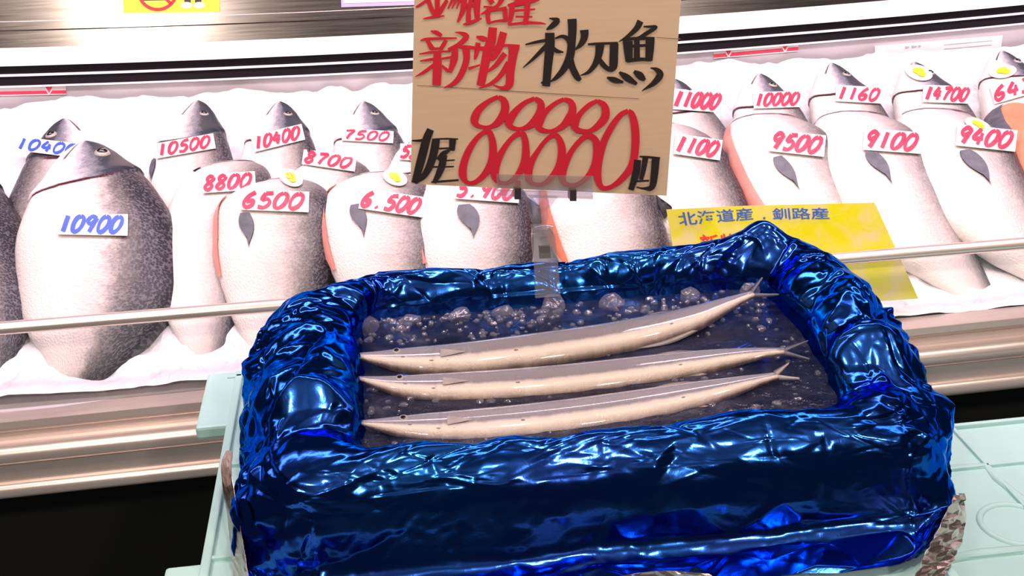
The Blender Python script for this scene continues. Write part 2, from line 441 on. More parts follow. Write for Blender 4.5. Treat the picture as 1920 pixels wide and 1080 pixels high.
profile('toe_base', [(1.37, 0.0), (1.37, 0.10), (2.2, 0.10), (2.2, 0.0)], M['kick'], smooth=False)
A = radians(12); BED = np.array([0, 1.25, 0.745]); BN = np.array([0, -sin(A), cos(A)]); BT = np.array([0, cos(A), sin(A)])
def bed_z(y): return BED[2]+(y-BED[1])*math.tan(A)
profile('ice_tray', [(1.255, 0.70), (1.255, bed_z(1.255)-0.012), (1.89, bed_z(1.89)-0.03), (1.89, 0.70)], M['palesteel'], smooth=False)
YR = 1.90
zz = lambda y: onY(640, y, YR)[2]-sag(onY(640, y, YR)[0])
z_b0, z_b1, z_b2, z_w0, z_w1 = zz(137), zz(118), zz(115), zz(98), zz(75)
profile('rear_liner', [(YR, 0.86), (YR, z_b0), (YR+0.02, z_b0), (YR+0.02, 0.86)], M['palesteel'], dz=sag, nx=24, smooth=False)
profile('lower_grille_bar', [(YR-0.004, z_b0), (YR-0.004, z_b1), (YR+0.03, z_b1), (YR+0.03, z_b0)], M['black'], dz=sag, nx=24, smooth=False)
profile('grille_trim', [(YR-0.007, z_b0-0.0012), (YR-0.007, z_b0+0.0012), (YR, z_b0+0.0012), (YR, z_b0-0.0012)], M['whiteedge'], dz=sag, nx=24, smooth=False)
profile('grille_trim', [(YR-0.008, z_b1), (YR-0.008, z_b2), (YR, z_b2), (YR, z_b1)], M['whiteedge'], dz=sag, nx=24, smooth=False)
profile('upper_grille_bar', [(YR-0.002, z_b2), (YR-0.002, z_w0), (YR+0.03, z_w0), (YR+0.03, z_b2)], M['black'], dz=sag, nx=24, smooth=False)
profile('white_ledge', [(YR-0.012, z_w0), (YR-0.012, z_w0+0.004), (YR+0.02, z_w1+0.002), (YR+0.06, z_w1+0.002), (YR+0.06, z_w0)], M['whiteedge'], dz=sag, nx=24, smooth=False)
# steel back panel leans away from the viewer
TB = radians(17)
yb, zb = YR+0.02, z_w1+0.0015
def panel_pt(d, off=0.0): return (yb+d*sin(TB)-off*cos(TB), zb+d*cos(TB)+off*sin(TB))
profile('back_panel', [panel_pt(0), panel_pt(0.026), panel_pt(0.0275, 0.004), panel_pt(0.040, 0.004), panel_pt(0.0415), panel_pt(0.30), panel_pt(0.30, -0.02), panel_pt(0, -0.02)], M['backsteel'], dz=sag, nx=24, smooth=False)
PN = np.array([0, -cos(TB), sin(TB)])
def onPanel(x, y, off=0.0):
    q = onP(x, y, (0, yb, zb+sag(onY(x, y, YR)[0])), PN); return q+PN*off
# side cheeks of the case, beyond the frame
for sx in (X0, X1):
    MB().prism([(sx, 1.225, 0.10), (sx, 1.225, 0.80), (sx, 1.95, 1.02), (sx, 2.2, 1.02), (sx, 2.2, 0.10)], (0.02 if sx > 0 else -0.02, 0, 0)).out('end_panel', M['steel'], case)

# ------------------------------------------------------------------ crushed ice bed
def ICE(y): return 0.054*np.clip((y-1.50)/0.36, 0, 1)      # the ice is heaped towards the back
def ice_bed():
    nx, ny = 420, 150
    xs = np.linspace(X0+0.01, X1-0.01, nx); ys = np.linspace(1.262, 1.885, ny)
    W = xs[-1]-xs[0]; H = ys[-1]-ys[0]
    q = (xs-xs[0], ys-ys[0], W, H)
    h = 0.010*tin(*q, 0.10, False, 3)+0.006*tin(*q, 0.035, False, 4)+0.0035*tin(*q, 0.014, False, 5)
    vv = (ys-ys[0])/H
    zb = np.array([bed_z(y)+ICE(y) for y in ys])
    Z = zb[None, :]+0.002+h*(0.35+0.65*np.minimum(1, vv/0.06))[None, :]
    XX, YY = np.meshgrid(xs, ys, indexing='ij')
    V = np.stack([XX, YY, Z], -1).reshape(-1, 3)
    return V, grid_faces(nx, ny)
v, f = ice_bed()
tag(obj('crushed_ice', v, f, M['ice'], None, False), 'bed of white crushed ice under the salmon', 'ice', kind='stuff')

# ------------------------------------------------------------------ fish
PROF_S = [0, .012, .03, .065, .115, .175, .235, .30, .37, .44, .52, .61, .70, .78, .85, .90, .935]
PROF_H = [.06, .20, .30, .43, .55, .67, .77, .85, .93, .98, 1.0, .98, .89, .72, .51, .36, .30]
PROF_T = [.05, .16, .27, .42, .58, .72, .82, .92, .98, 1.0, 1.0, .94, .80, .60, .38, .22, .12]
class Fish:
    def __init__(s, ctrl, hw, th, flip=False, ns=64, nphi=36, ps=PROF_S, ph=PROF_H, pt=PROF_T, gill=True):
        s.C = catmull(ctrl, 120); s.hw, s.th, s.flip = hw, th, flip
        d = np.r_[0, np.cumsum(np.linalg.norm(np.diff(s.C, axis=0), axis=1))]; s.L = d[-1]; s.d = d/d[-1]
        s.ps, s.ph, s.pt, s.gill = ps, ph, pt, gill; s.ns, s.nphi = ns, nphi; s.up = BN; s._fr = {}
    def frame(s, q):
        q = float(q)
        if q in s._fr: return s._fr[q]
        c = np.array([np.interp(q, s.d, s.C[:, k]) for k in range(3)])
        e = 0.02; a = np.array([np.interp(min(1, q+e), s.d, s.C[:, k]) for k in range(3)])-np.array([np.interp(max(0, q-e), s.d, s.C[:, k]) for k in range(3)])
        a /= np.linalg.norm(a); p = np.cross(s.up, a); p /= np.linalg.norm(p); n = np.cross(a, p)
        h = np.interp(q, s.ps, s.ph)*s.hw; t = np.interp(q, s.ps, s.pt)*s.th
        s._fr[q] = (c-n*t, a, (-p if s.flip else p), n, h, t)          # the control line runs along the upper flank
        return s._fr[q]
    def at(s, q, phi, off=0.0):
        c, a, p, n, h, t = s.frame(q)
        cc, ss = cos(phi), sin(phi)
        k = 1.0
        if s.gill:
            sg = 0.255-0.06*(cc+0.15)**2
            if q < sg: k += 0.06*max(0, 1-abs(q-sg+0.015)/0.06)
        ee = 0.86
        px = math.copysign(abs(cc)**ee, cc); pn = math.copysign(abs(ss)**ee, ss)
        return c+p*(px*h*k-0.10*h)+n*(pn*t*k)+(p*px+n*pn)*off
    def body(s):
        V = []; UV = []
        qs = np.unique(np.r_[np.linspace(0, .25, s.ns//2), np.linspace(.25, s.ps[-1], s.ns//2)])
        for q in qs:
            for j in range(s.nphi):
                phi = 2*pi*j/s.nphi; V.append(s.at(q, phi)); UV.append((q, (cos(phi)+1)/2))
        n = len(qs); f = grid_faces(n, s.nphi, wrap_v=True)
        f += [tuple(range(s.nphi-1, -1, -1)), tuple(range((n-1)*s.nphi, n*s.nphi))]
        if s.flip: pass
        else: f = [tuple(reversed(x)) for x in f]
        return V, f, UV
    def patch(s, pts, off, both=None):
        """surface patch from (q, phi) grid"""
        return [s.at(q, ph, off) for q, ph in pts]
def dome(c, n, r, h, k=12, rings=4):
    n = np.asarray(n)/np.linalg.norm(n); a = np.cross(n, (1, 0, 0.3)); a /= np.linalg.norm(a); b = np.cross(n, a)
    V = []; 
    for i in range(rings):
        t = pi/2*i/rings
        V += [c+r*cos(t)*(cos(2*pi*j/k)*a+sin(2*pi*j/k)*b)+n*h*sin(t) for j in range(k)]
    V.append(c+n*h); f = grid_faces(rings, k, wrap_v=True)
    f += [((rings-1)*k+j, (rings-1)*k+(j+1) % k, rings*k) for j in range(k)]
    return V, f
FISH = {}
def bedpt(px, py, h): return onP(px, py, BED+BN*h, BN)
def salmon(key, ctrl, hw, label, th=None, flip=False, mat='salmon', belly=False, pect=None, group='whole salmon on the ice', eye=True):
    pts = [bedpt(*c) for c in ctrl]
    fi = Fish(pts, hw, th or hw*0.47, flip)
    root = thing('salmon', label, 'fish', tuple(fi.at(0.5, -pi/2)), group)
    v, f, uv = fi.body(); v = [np.array((p[0], max(p[1], 1.258), p[2])) for p in v]; bo = obj('body', v, f, M[mat], root, True, uv)
    fi.bvh = BVHTree.FromPolygons([Vector(p) for p in v], f)
    if eye:
        p = fi.at(0.10, radians(66), -0.001); c, a, pp, n, _h, _t = fi.frame(0.10); nn = p-c
        ev, ef = dome(p, n+0.2*pp, hw*0.105, hw*0.06); e = obj('eye', ev, ef, M['eyewhite'], root)
        ev, ef = dome(p+(n+0.2*pp)*hw*0.028, n+0.2*pp, hw*0.075, hw*0.05); obj('pupil', ev, ef, M['pupil'], e)
    if pect:
        # pectoral fin lying on the flank
        best = None
        for q in np.linspace(.24, .62, 60):
            for ph in np.linspace(radians(75), radians(165), 40):
                d = fi.at(q, ph)-CP; z = d @ CW; e = (960+F*(d @ CR)/z-pect[0])**2+(540-F*(d @ CU)/z-pect[1])**2
                if best is None or e < best[0]: best = (e, q, ph)
        _, pq, pphi = best
        g = []; nu, nw = 9, 5
        for i in range(nu):
            u = i/(nu-1); w = (0.20*sin(pi*min(1, u*0.9+0.12))**0.7+0.02)*(1-u**3)
            for j in range(nw):
                b = (j/(nw-1)-0.5)*2
                g.append((pq+0.09*u*(1-0.12*b), pphi-radians(4)*u+b*w*0.62))
        V = fi.patch(g, 0.0025); V2 = fi.patch(g, 0.0008)
        ff = grid_faces(nu, nw); n0 = len(V)
        obj('pectoral_fin', V+V2, ff+[tuple(k+n0 for k in reversed(q)) for q in ff], M['fin'], root)
    if belly:
        g = []; nu, nw = 14, 5
        for i in range(nu):
            u = i/(nu-1)
            for j in range(nw):
                b = j/(nw-1); g.append((0.27+0.42*u, radians(150)+radians(40)*b*(0.25+0.75*sin(pi*u))))
        obj('belly_flap', fi.patch(g, 0.003), grid_faces(nu, nw), M['orange' if belly == 2 else 'pink'], root)
    # dorsal fin folded along the back
    V = []
    for i in range(10):
        u = i/9; q = 0.40+0.13*u
        base = fi.at(q, 0.12, 0); c, a, pp, n, _h, _t = fi.frame(q)
        top = base+pp*hw*0.22*sin(pi*(0.15+0.8*u))**0.8+a*0.02-n*0.004
        V += [base+n*0.002, top, base-n*0.002]
    ff = []
    for i in range(9):
        for j in range(3): ff.append((3*i+j, 3*i+(j+1) % 3, 3*i+3+(j+1) % 3, 3*i+3+j))
    obj('dorsal_fin', V, ff, M['fin'], root)
    # tail fin
    c, a, pp, n, _h, _t = fi.frame(0.935); V = []; nu, nw = 7, 9
    for i in range(nu):
        u = i/(nu-1)
        for j in range(nw):
            b = (j/(nw-1)-0.5)*2
            ln = (0.065+0.03*abs(b)**1.5)*fi.L; w = hw*(0.30+0.50*u**0.8)
            V.append(c-a*0.01+a*ln*u+pp*(b*w-0.1*hw*0.3)+n*(0.004*(1-u)*(1-b*b)))
    n0 = len(V); V = V+[p-n*0.003 for p in V]; V = [np.array((p[0], max(p[1], 1.262), p[2])) for p in V]; ff = grid_faces(nu, nw)
    rim = list(range(0, n0, nw))
    ff = [tuple(reversed(q)) for q in ff]+[tuple(k+n0 for k in q) for q in ff]
    obj('tail_fin', V, ff, M['palefin'], root)
    FISH[key] = (fi, root); return fi

salmon('L1', [(-85, 290, .08), (-72, 420, .08), (-48, 560, .045), (-25, 700, .0), (-18, 760, -.04)], .086, 'very dark salmon cut off by the left frame edge', mat='salmondark')
salmon('L2', [(120, 222, .08), (108, 300, .08), (85, 420, .05), (70, 580, .01), (66, 700, -.04)], .084, 'salmon with its dark back to the left under a blue price tag', flip=True, mat='salmon')
salmon('L3', [(158, 264, .12), (176, 350, .12), (188, 480, .075), (165, 620, .03), (140, 710, -.002), (128, 765, -.032)], .104, 'largest dark-backed salmon at front left with blue tag 10900', mat='salmondark')
salmon('M1', [(370, 188, .085), (362, 265, .09), (366, 420, .05), (380, 600, -.01), (386, 690, -.05)], .068, 'rear salmon with pink tag 10500, head highest on the left', pect=(290, 300))
salmon('M2', [(524, 190, .085), (526, 265, .085), (528, 420, .03), (535, 640, -.04)], .066, 'rear salmon with tilted pink tag 10400 across its nape')
salmon('M3', [(682, 190, .085), (698, 260, .085), (718, 400, .03), (740, 620, -.04)], .066, 'rear salmon with tag 7500, beside the wooden price board')
salmon('M4', [(452, 302, .015), (430, 312, .10), (392, 420, .075), (385, 560, .03), (390, 660, .0), (393, 735, -.038)], .067, 'pale front salmon with tag 8800 and open gill cover', mat='salmonpale', pect=(376, 318))
salmon('M6', [(622, 294, .01), (624, 308, .085), (628, 430, .05), (634, 600, -.03)], .062, 'half hidden salmon with tag 8700 between the two 6500 salmon')
salmon('M5', [(545, 334, .02), (525, 346, .115), (520, 450, .085), (518, 570, .035), (512, 670, .0), (508, 730, -.035)], .078, 'front salmon with tag 6500 and oval sticker, left of its twin', belly=1, pect=(462, 398))
salmon('M8', [(775, 262, .09), (790, 330, .08), (815, 450, .04), (840, 600, -.03)], .062, 'salmon half hidden behind the left edge of the wooden price board')
salmon('M7', [(735, 322, .02), (720, 335, .115), (732, 450, .085), (742, 560, .035), (748, 660, .0), (750, 710, -.035)], .078, 'front salmon with tag 6.500 and oval sticker by the price board', belly=1, pect=(668, 385))
salmon('M10', [(985, 290, .08), (1000, 340, .085), (1020, 450, .05), (1040, 620, -.03)], .060, 'dark-backed salmon seen behind the clear sign clip', mat='salmondark')
salmon('M9', [(890, 317, .02), (892, 335, .115), (905, 450, .085), (915, 560, .035), (920, 650, .0), (922, 700, -.035)], .079, 'front salmon with tag 5.900 under the wooden price board', belly=1, pect=(868, 385))
salmon('M11', [(1125, 302, .03), (1132, 325, .115), (1164, 430, .085), (1184, 540, .035), (1200, 640, .0), (1204, 680, -.035)], .078, 'pale front salmon with an orange red belly slit right of the clip', belly=2, mat='salmonpale')
salmon('R1', [(1265, 148, .085), (1302, 225, .085), (1352, 330, .05), (1440, 560, -.04)], .068, 'rear salmon with tag 11000 beside the right edge of the price board', mat='salmonpale')
salmon('R2', [(1245, 224, .02), (1268, 245, .115), (1318, 345, .09), (1375, 480, .035), (1415, 600, -.01), (1422, 650, -.04)], .074, 'front salmon with tag 1100 beside the right edge of the price board')
salmon('R3', [(1425, 138, .085), (1455, 200, .085), (1520, 320, .03), (1620, 520, -.04)], .068, 'rear salmon with tag 10000 under the two-arrow red line', mat='salmonpale')
salmon('R5', [(1560, 118, .085), (1602, 185, .085), (1670, 310, .03), (1770, 500, -.04)], .068, 'rear salmon with tag 1160 behind the 9100 salmon', mat='salmonpale')
salmon('R7', [(1715, 116, .085), (1765, 185, .085), (1830, 310, .03), (1930, 480, -.04)], .068, 'rear salmon with tag 14700 and oval sticker by its eye', mat='salmonpale')
salmon('R9', [(1880, 95, .085), (1930, 165, .085), (1990, 290, .03), (2080, 440, -.04)], .068, 'rear salmon with tag 643 at the right frame edge', mat='salmonpale')
salmon('R4', [(1432, 208, .03), (1472, 228, .115), (1528, 335, .085), (1612, 470, .03), (1675, 570, -.005), (1702, 612, -.03)], .081, 'front salmon with tag 9500 and dark pectoral fin', belly=1, mat='salmonpale', pect=(1458, 292))
salmon('R6', [(1598, 203, .03), (1640, 226, .115), (1708, 350, .085), (1795, 480, .03), (1855, 565, -.005), (1880, 600, -.03)], .083, 'front salmon with tag 9100, its tail end by the glass', mat='salmonpale', pect=(1630, 285))
salmon('R8', [(1755, 193, .03), (1800, 226, .115), (1872, 345, .085), (1968, 470, .03), (2040, 550, -.005), (2070, 590, -.03)], .083, 'front salmon with tag 9400 and oval sticker, near the right edge', mat='salmonpale', pect=(1808, 282))
# orange cut salmon at the right edge
fi = Fish([bedpt(1906, 192, .10), bedpt(1945, 240, .10), bedpt(2020, 330, .08), bedpt(2100, 440, .04)], .056, .034, gill=False,
          ps=[0, .02, .06, .2, .6, .955], ph=[.35, .62, .8, 1, .95, .6], pt=[.35, .62, .8, 1, .95, .6])
root = thing('salmon_fillet', 'orange red cut salmon at the right frame edge', 'fish', tuple(fi.at(.5, -pi/2)))
v, f, uv = fi.body(); obj('flesh', v, f, M['orange'], root, True, uv)
g = [(q, ph) for q in np.linspace(0.01, .30, 16) for ph in np.linspace(radians(118), radians(215), 8)]
V = fi.patch(g, .002); obj('skin', V, grid_faces(16, 8), M['fin'], root)

# ------------------------------------------------------------------ price tags on the fish
GL = {
 '0': [[(.5, .0), (.2, .15), (.05, .5), (.15, .9), (.45, 1.0), (.8, .8), (.95, .45), (.85, .12), (.5, .0)]],
 '1': [[(.5, .0), (.5, .5), (.5, 1.0)]],
 '2': [[(.1, .25), (.35, .02), (.8, .1), (.75, .45), (.1, 1.0), (.95, .95)]],
 '3': [[(.1, .1), (.6, .0), (.85, .22), (.4, .45), (.9, .7), (.6, .98), (.05, .9)]],
 '4': [[(.45, .0), (.1, .6), (.95, .6)], [(.72, .25), (.65, 1.0)]],
 '5': [[(.35, .05), (.2, .45), (.65, .42), (.9, .68), (.6, .98), (.05, .95)], [(.35, .06), (.95, .02)]],
 '6': [[(.75, .0), (.3, .3), (.08, .7), (.35, 1.0), (.8, .85), (.75, .55), (.25, .65)]],
 '7': [[(.05, .08), (.9, .03), (.55, .5), (.4, 1.0)]],
 '8': [[(.8, .12), (.4, .0), (.15, .22), (.5, .48), (.85, .75), (.5, 1.0), (.1, .8), (.4, .5), (.85, .25), (.8, .12)]],
 '9': [[(.85, .15), (.45, .0), (.1, .25), (.35, .5), (.8, .3), (.85, .12), (.7, .6), (.55, 1.0)]],
 '.': [[(.4, .9), (.6, 1.0)]],
}
def hit(fi, px, py, off):
    d = Vector(ray(px, py)).normalized(); o = Vector(CP)
    loc, nor, idx, dist = fi.bvh.ray_cast(o, d)
    return (None if loc is None else np.array(loc)), nor
def drape(fi, P, off):
    """pixel points -> points on the fish, lifted by off; points past the fish edge follow their neighbours"""
    R = []; ok = []
    dist = []
    for x, y in P:
        h, n = hit(fi, x, y, off); ok.append(h is not None); R.append(h); dist.append(None if h is None else np.dot(h-CP, CW))
    good = [d for d in dist if d is not None]
    if not good: return None
    out = []
    PP = np.array(P)
    gi = [i for i, k in enumerate(ok) if k]
    for i, (x, y) in enumerate(P):
        d = dist[i]
        if d is None:
            j = gi[int(np.argmin(((PP[gi]-PP[i])**2).sum(1)))]; gap = np.linalg.norm(PP[j]-PP[i])
            d = dist[j]+0.0006*gap
        r = ray(x, y); q = CP+r*d/np.dot(r, CW)
        out.append(q+BN*off*0.8-CW*off*0.5)
    return out
def price_tag(key, cx, cy, w, h, ang, text, ink, label, slant=.30, wt=.20, bend=0.0, par=0.0):
    fi, froot = FISH[key]
    ca, sa = cos(radians(ang)), sin(radians(ang))
    def T(u, v):          # u, v in -0.5..0.5
        x, y = u*w+par*v*h, v*h+bend*h*(4*u*u)
        return (cx+x*ca-y*sa, cy+x*sa+y*ca)
    nu, nv = 21, 5
    P = [T(i/(nu-1)-.5, j/(nv-1)-.5) for i in range(nu) for j in range(nv)]
    V = drape(fi, P, 0.0035)
    if V is None: print('tag misses', key); return
    G = np.array(V).reshape(nu, nv, 3)
    for _ in range(3):                       # paper is stiff: smooth the drape along its length
        G[1:-1] = (G[:-2]+2*G[1:-1]+G[2:])/4
    V = list(G.reshape(-1, 3))
    def onTag(u, v, off):
        a = np.clip((u+.5)*(nu-1), 0, nu-1.001); b = np.clip((v+.5)*(nv-1), 0, nv-1.001); i, j = int(a), int(b); a -= i; b -= j
        p = G[i, j]*(1-a)*(1-b)+G[i+1, j]*a*(1-b)+G[i, j+1]*(1-a)*b+G[i+1, j+1]*a*b
        n = np.cross(G[i+1, j]-G[i, j], G[i, j+1]-G[i, j]); n /= np.linalg.norm(n)+1e-9
        return p-n*off*np.sign(np.dot(n, CW))
    root = thing('price_tag', label, 'price tag', tuple(np.mean(V, axis=0)), 'handwritten price tags on the salmon')
    f = grid_faces(nu, nv); n0 = len(V); V2 = [p-BN*0.0006 for p in V]
    obj('paper', list(V)+V2, [tuple(reversed(q)) for q in f]+[tuple(k+n0 for k in q) for q in f], M['paper'], root)
    mb = MB(); n = len(text); adv = 0.90/n
    for k, ch in enumerate(text):
        for st in GL[ch]:
            pts = []
            for (gx, gy) in st:
                u = -.46+adv*(k+.06+gx*.80)+slant*(.5-gy)*h/w*.8; v = (gy-.5)*.74
                pts.append((u*w, v*h, wt*h*(0.75+0.35*abs(sin(gx*3+k)))))
            rv, rf = ribbon2d(pts, 2.5)
            mb.add([onTag(x/w, y/h, .0008) for x, y in rv], rf)
    mb.out('lettering', M[ink], root)
TAGS = [
 ('L2', 92, 279, 128, 26, 7, '10400', 'blueink', 'white tag with blue 10400 on the salmon with left-facing back'),
 ('L3', 175, 424, 132, 40, 1, '10900', 'blueink', 'white tag with blue 10900 on the largest front left salmon'),
 ('M1', 348, 277, 112, 28, -10, '10500', 'tagred', 'pink-inked tag 10500 on the leftmost rear salmon'),
 ('M2', 522, 262, 98, 30, -14, '10400', 'tagred', 'tilted pink-inked tag 10400 across the nape of a rear salmon'),
 ('M3', 690, 258, 96, 22, 3, '7500', 'tagred', 'pink-inked tag 7500 on the rear salmon beside the price board'),
 ('M4', 430, 345, 100, 34, -4, '8800', 'tagred', 'pink-inked tag 8800 below the open gill cover'),
 ('M6', 618, 304, 100, 28, 8, '8700', 'tagred', 'pink-inked tag 8700 on the half hidden salmon'),
 ('M5', 516, 380, 128, 38, 2, '6500', 'tagred', 'red-inked tag 6500 on the front salmon with oval sticker'),
 ('M8', 790, 290, 80, 30, 4, '5200', 'tagred', 'pink-inked tag half hidden behind the price board edge'),
 ('M7', 736, 384, 122, 38, 8, '6.500', 'tagred', 'red-inked tag 6.500 with a dot on the front salmon'),
 ('M9', 914, 362, 120, 36, 4, '5.900', 'tagred', 'red-inked tag 5.900 peeking out under the price board'),
 ('R1', 1308, 192, 96, 38, 4, '11000', 'tagred', 'red-inked tag 11000 right of the price board'),
 ('R2', 1308, 279, 88, 38, 8, '1100', 'tagred', 'red-inked tag 1100 on the front salmon right of the price board'),
 ('R3', 1458, 190, 92, 30, -2, '10000', 'tagred', 'red-inked tag 10000 on the rear salmon under the two-arrow red line'),
 ('R4', 1494, 272, 104, 40, 6, '9500', 'tagred', 'red-inked tag 9500 left of the 9100 tag'),
 ('R5', 1610, 180, 88, 30, 3, '1160', 'tagred', 'red-inked tag 1160 above the 9100 tag'),
 ('R6', 1672, 268, 108, 40, 4, '9100', 'tagred', 'red-inked tag 9100 between the 9500 and 9400 tags'),
 ('R7', 1775, 180, 92, 32, 2, '14700', 'tagred', 'red-inked tag 14700 beneath an oval sticker'),
 ('R8', 1848, 262, 112, 40, 6, '9400', 'tagred', 'red-inked tag 9400 on the front salmon near the right edge'),
 ('R9', 1900, 170, 86, 34, -16, '643', 'tagred', 'red-inked tag 643 at the right frame edge'),
]
for t in TAGS: price_tag(*t)
def oval(key, cx, cy, rx, ry, ang):
    fi, root = FISH[key]; ca, sa = cos(radians(ang)), sin(radians(ang))
    def ring(k, n=20): return [(cx+k*(rx*cos(2*pi*j/n)*ca-ry*sin(2*pi*j/n)*sa), cy+k*(rx*cos(2*pi*j/n)*sa+ry*sin(2*pi*j/n)*ca)) for j in range(n)]
    V = drape(fi, ring(1)+ring(.5)+[(cx, cy)], .003)
    if V is None: print('oval misses', key); return
    n = 20; f = [(j, (j+1) % n, n+(j+1) % n, n+j) for j in range(n)]+[(n+j, n+(j+1) % n, 2*n) for j in range(n)]
    o = obj('origin_sticker', V, f, M['paper'], root); o['label'] = 'white oval sticker with a yellow emblem'
    mb = MB()
    for (dx, dy, r) in ((-.15, -.1, .42), (.2, .15, .38), (.05, -.3, .3)):
        P = [(cx+rx*(dx+r*cos(a)*.9)*ca-ry*(dy+r*sin(a))*sa, cy+rx*(dx+r*cos(a)*.9)*sa+ry*(dy+r*sin(a))*ca) for a in np.linspace(0, 2*pi, 9)[:-1]]
        D = drape(fi, P, .0045)
        if D is not None: mb.add(D, [tuple(range(8))])
    mb.out('emblem', M['stickyellow'], o)
oval('M5', 546, 336, 24, 15, 25); oval('M7', 741, 336, 24, 14, 20); oval('R7', 1722, 139, 26, 14, 15); oval('R9', 1879, 137, 26, 12, -8); oval('R8', 1832, 237, 26, 11, 22)

# ------------------------------------------------------------------ yellow origin card leaning on the fish inside the glass
YT = radians(74); YN = np.array([0, -sin(YT), cos(YT)])
yp0 = onY(1718, 556, 1.258)
def onCard(x, y, off=0.0): return onP(x, y, yp0+YN*off, YN)
ycard = thing('origin_card', 'yellow plastic card with blue print standing inside the glass', 'sign', tuple(onCard(1500, 590)))
MB().prism([onCard(*p) for p in ((1250, 393), (1400, 386), (1640, 380), (1722, 560), (1500, 575), (1283, 590))], -YN*0.002).out('card', M['yellow'], ycard)
def text_on(name, txt, quad, mat, parent, fn, offs=0.012, off=0.0008):
    """built-in typeface turned into mesh, each glyph vertex laid on the surface fn inside the pixel quad"""
    cu = bpy.data.curves.new(name, 'FONT'); cu.body = txt; cu.size = 1.0; cu.offset = offs; cu.resolution_u = 3
    to = bpy.data.objects.new(name, cu); COL.objects.link(to)
    dg = bpy.context.evaluated_depsgraph_get(); me = bpy.data.meshes.new_from_object(to.evaluated_get(dg))
    bpy.data.objects.remove(to)
    v = np.array([tuple(q.co) for q in me.vertices]); fs = [tuple(p.vertices) for p in me.polygons]
    bpy.data.meshes.remove(me)
    if len(v) == 0: print('no glyphs', txt); return
    lo, hi = v.min(0), v.max(0); W = []
    (ax, ay), (bx, by), (cx, cy), (dx, dy) = quad     # top-left, top-right, bottom-right, bottom-left
    for p in v:
        s = (p[0]-lo[0])/(hi[0]-lo[0]); t = (hi[1]-p[1])/(hi[1]-lo[1])
        x = (ax*(1-s)+bx*s)*(1-t)+(dx*(1-s)+cx*s)*t; y = (ay*(1-s)+by*s)*(1-t)+(dy*(1-s)+cy*s)*t
        W.append(fn(x, y, off))
    return obj(name, W, fs, mat, parent, False)
text_on('lettering', '北海道産', ((1269, 398), (1410, 389), (1413, 412), (1275, 424)), M['printblue'], ycard, onCard, .012)
text_on('lettering', '釧路産', ((1447, 390), (1552, 389), (1556, 411), (1449, 412)), M['printblue'], ycard, onCard, .012)
text_on('lettering', '新物', ((1310, 440), (1384, 437), (1394, 474), (1318, 478)), M['printred'], ycard, onCard, .014)
mb = MB(); v, f = ribbon2d([(1431, 409, 4), (1435, 409, 4)], 1); mb.add([onCard(x, y, .0008) for x, y in v], f); mb.out('printed_dot', M['printblue'], ycard)

# ------------------------------------------------------------------ notices on the steel back panel and the rear liner
st = thing('notice_sticker', 'yellow notice sticker with a red prohibition ring on the steel panel', 'sticker', tuple(onPanel(320, 10)))
MB().prism([onPanel(*p, .0008) for p in ((226, -70), (412, -70), (412, 22), (232, 25))], PN*0.0008).out('sheet', M['stickyellow'], st)
mb = MB(); v, f = ribbon2d([(296+36*cos(a), -18+36*sin(a), 6) for a in np.linspace(0, 2*pi, 25)], 3); mb.add([onPanel(x, y, .0026) for x, y in v], f)
v, f = ribbon2d([(271, -42, 6), (321, 7, 6)], 3); mb.add([onPanel(x, y, .0026) for x, y in v], f); mb.out('prohibition_ring', M['redink'], st)
mb = MB(); v, f = ribbon2d([(268, -1, 5), (318, -2, 5)], 3); mb.add([onPanel(x, y, .0022) for x, y in v], f); mb.out('barred_item', M['blackink'], st)
for xx, sg in ((352, -1), (372, 1)):
    mb = MB(); v, f = ribbon2d([(xx, -40, 14), (xx, 6, 12)], 4); mb.add([onPanel(x, y, .0022) for x, y in v], f); mb.out('trouser_leg', M['blackink'], st)
    mb = MB(); mb.add([onPanel(xx+sg*2+11*cos(a), 10+6*sin(a), .0024) for a in np.linspace(0, 2*pi, 15)[:-1]], [tuple(range(14))]); mb.out('shoe', M['paper'], st)
st = thing('framed_notice', 'pale framed notice on the steel panel left of the price board', 'sign', tuple(onPanel(720, 8)))
MB().prism([onPanel(*p, .001) for p in ((638, -70), (830, -76), (830, 8), (640, 14))], PN*0.002).out('frame', plain('lilac_frame', (0.42, 0.36, 0.62), .4), st)
MB().prism([onPanel(*p, .003) for p in ((643, -70), (828, -76), (828, 1), (644, 7))], PN*0.001).out('sheet', M['paper'], st)
def onLiner(x, y, off=0.0): return onY(x, y, YR-0.001-off)
def load_line(lab, a, b, tris, h):
    c = ((a[0]+b[0])/2, (a[1]+b[1])/2)
    s = thing('load_line_sticker', lab, 'sticker', tuple(onLiner(*c)), 'red load line stickers on the rear liner')
    MB().prism([onLiner(a[0], a[1]-h), onLiner(b[0], b[1]-h), onLiner(b[0], b[1]+5), onLiner(a[0], a[1]+5)], (0, -.0006, 0)).out('sheet', M['paper'], s)
    mb = MB(); v, f = ribbon2d([(*a, 6), (*b, 6)], 8); mb.add([onLiner(x, y, .0012) for x, y in v], f); mb.out('red_line', M['tagred'], s)
    for x in tris:
        y = a[1]+(b[1]-a[1])*(x-a[0])/(b[0]-a[0])
        mb = MB(); mb.add([onLiner(*p, .0014) for p in ((x-11, y-12), (x+11, y-13), (x, y+6))], [(0, 1, 2)]); mb.out('white_arrow_edge', M['paper'], s)
        mb = MB(); mb.add([onLiner(*p, .0018) for p in ((x-8, y-12), (x+8, y-13), (x, y+2))], [(0, 1, 2)]); mb.out('red_arrow', M['tagred'], s)
load_line('red load line sticker with one arrow at the left end', (-60, 176), (124, 172), (92,), 11)
load_line('red load line sticker with two arrows right of the price board', (1338, 105), (1497, 91), (1366, 1472), 8)
pp = thing('paper_notice', 'overexposed white paper notice on the rear liner at right', 'sign', tuple(onLiner(1750, 100)))
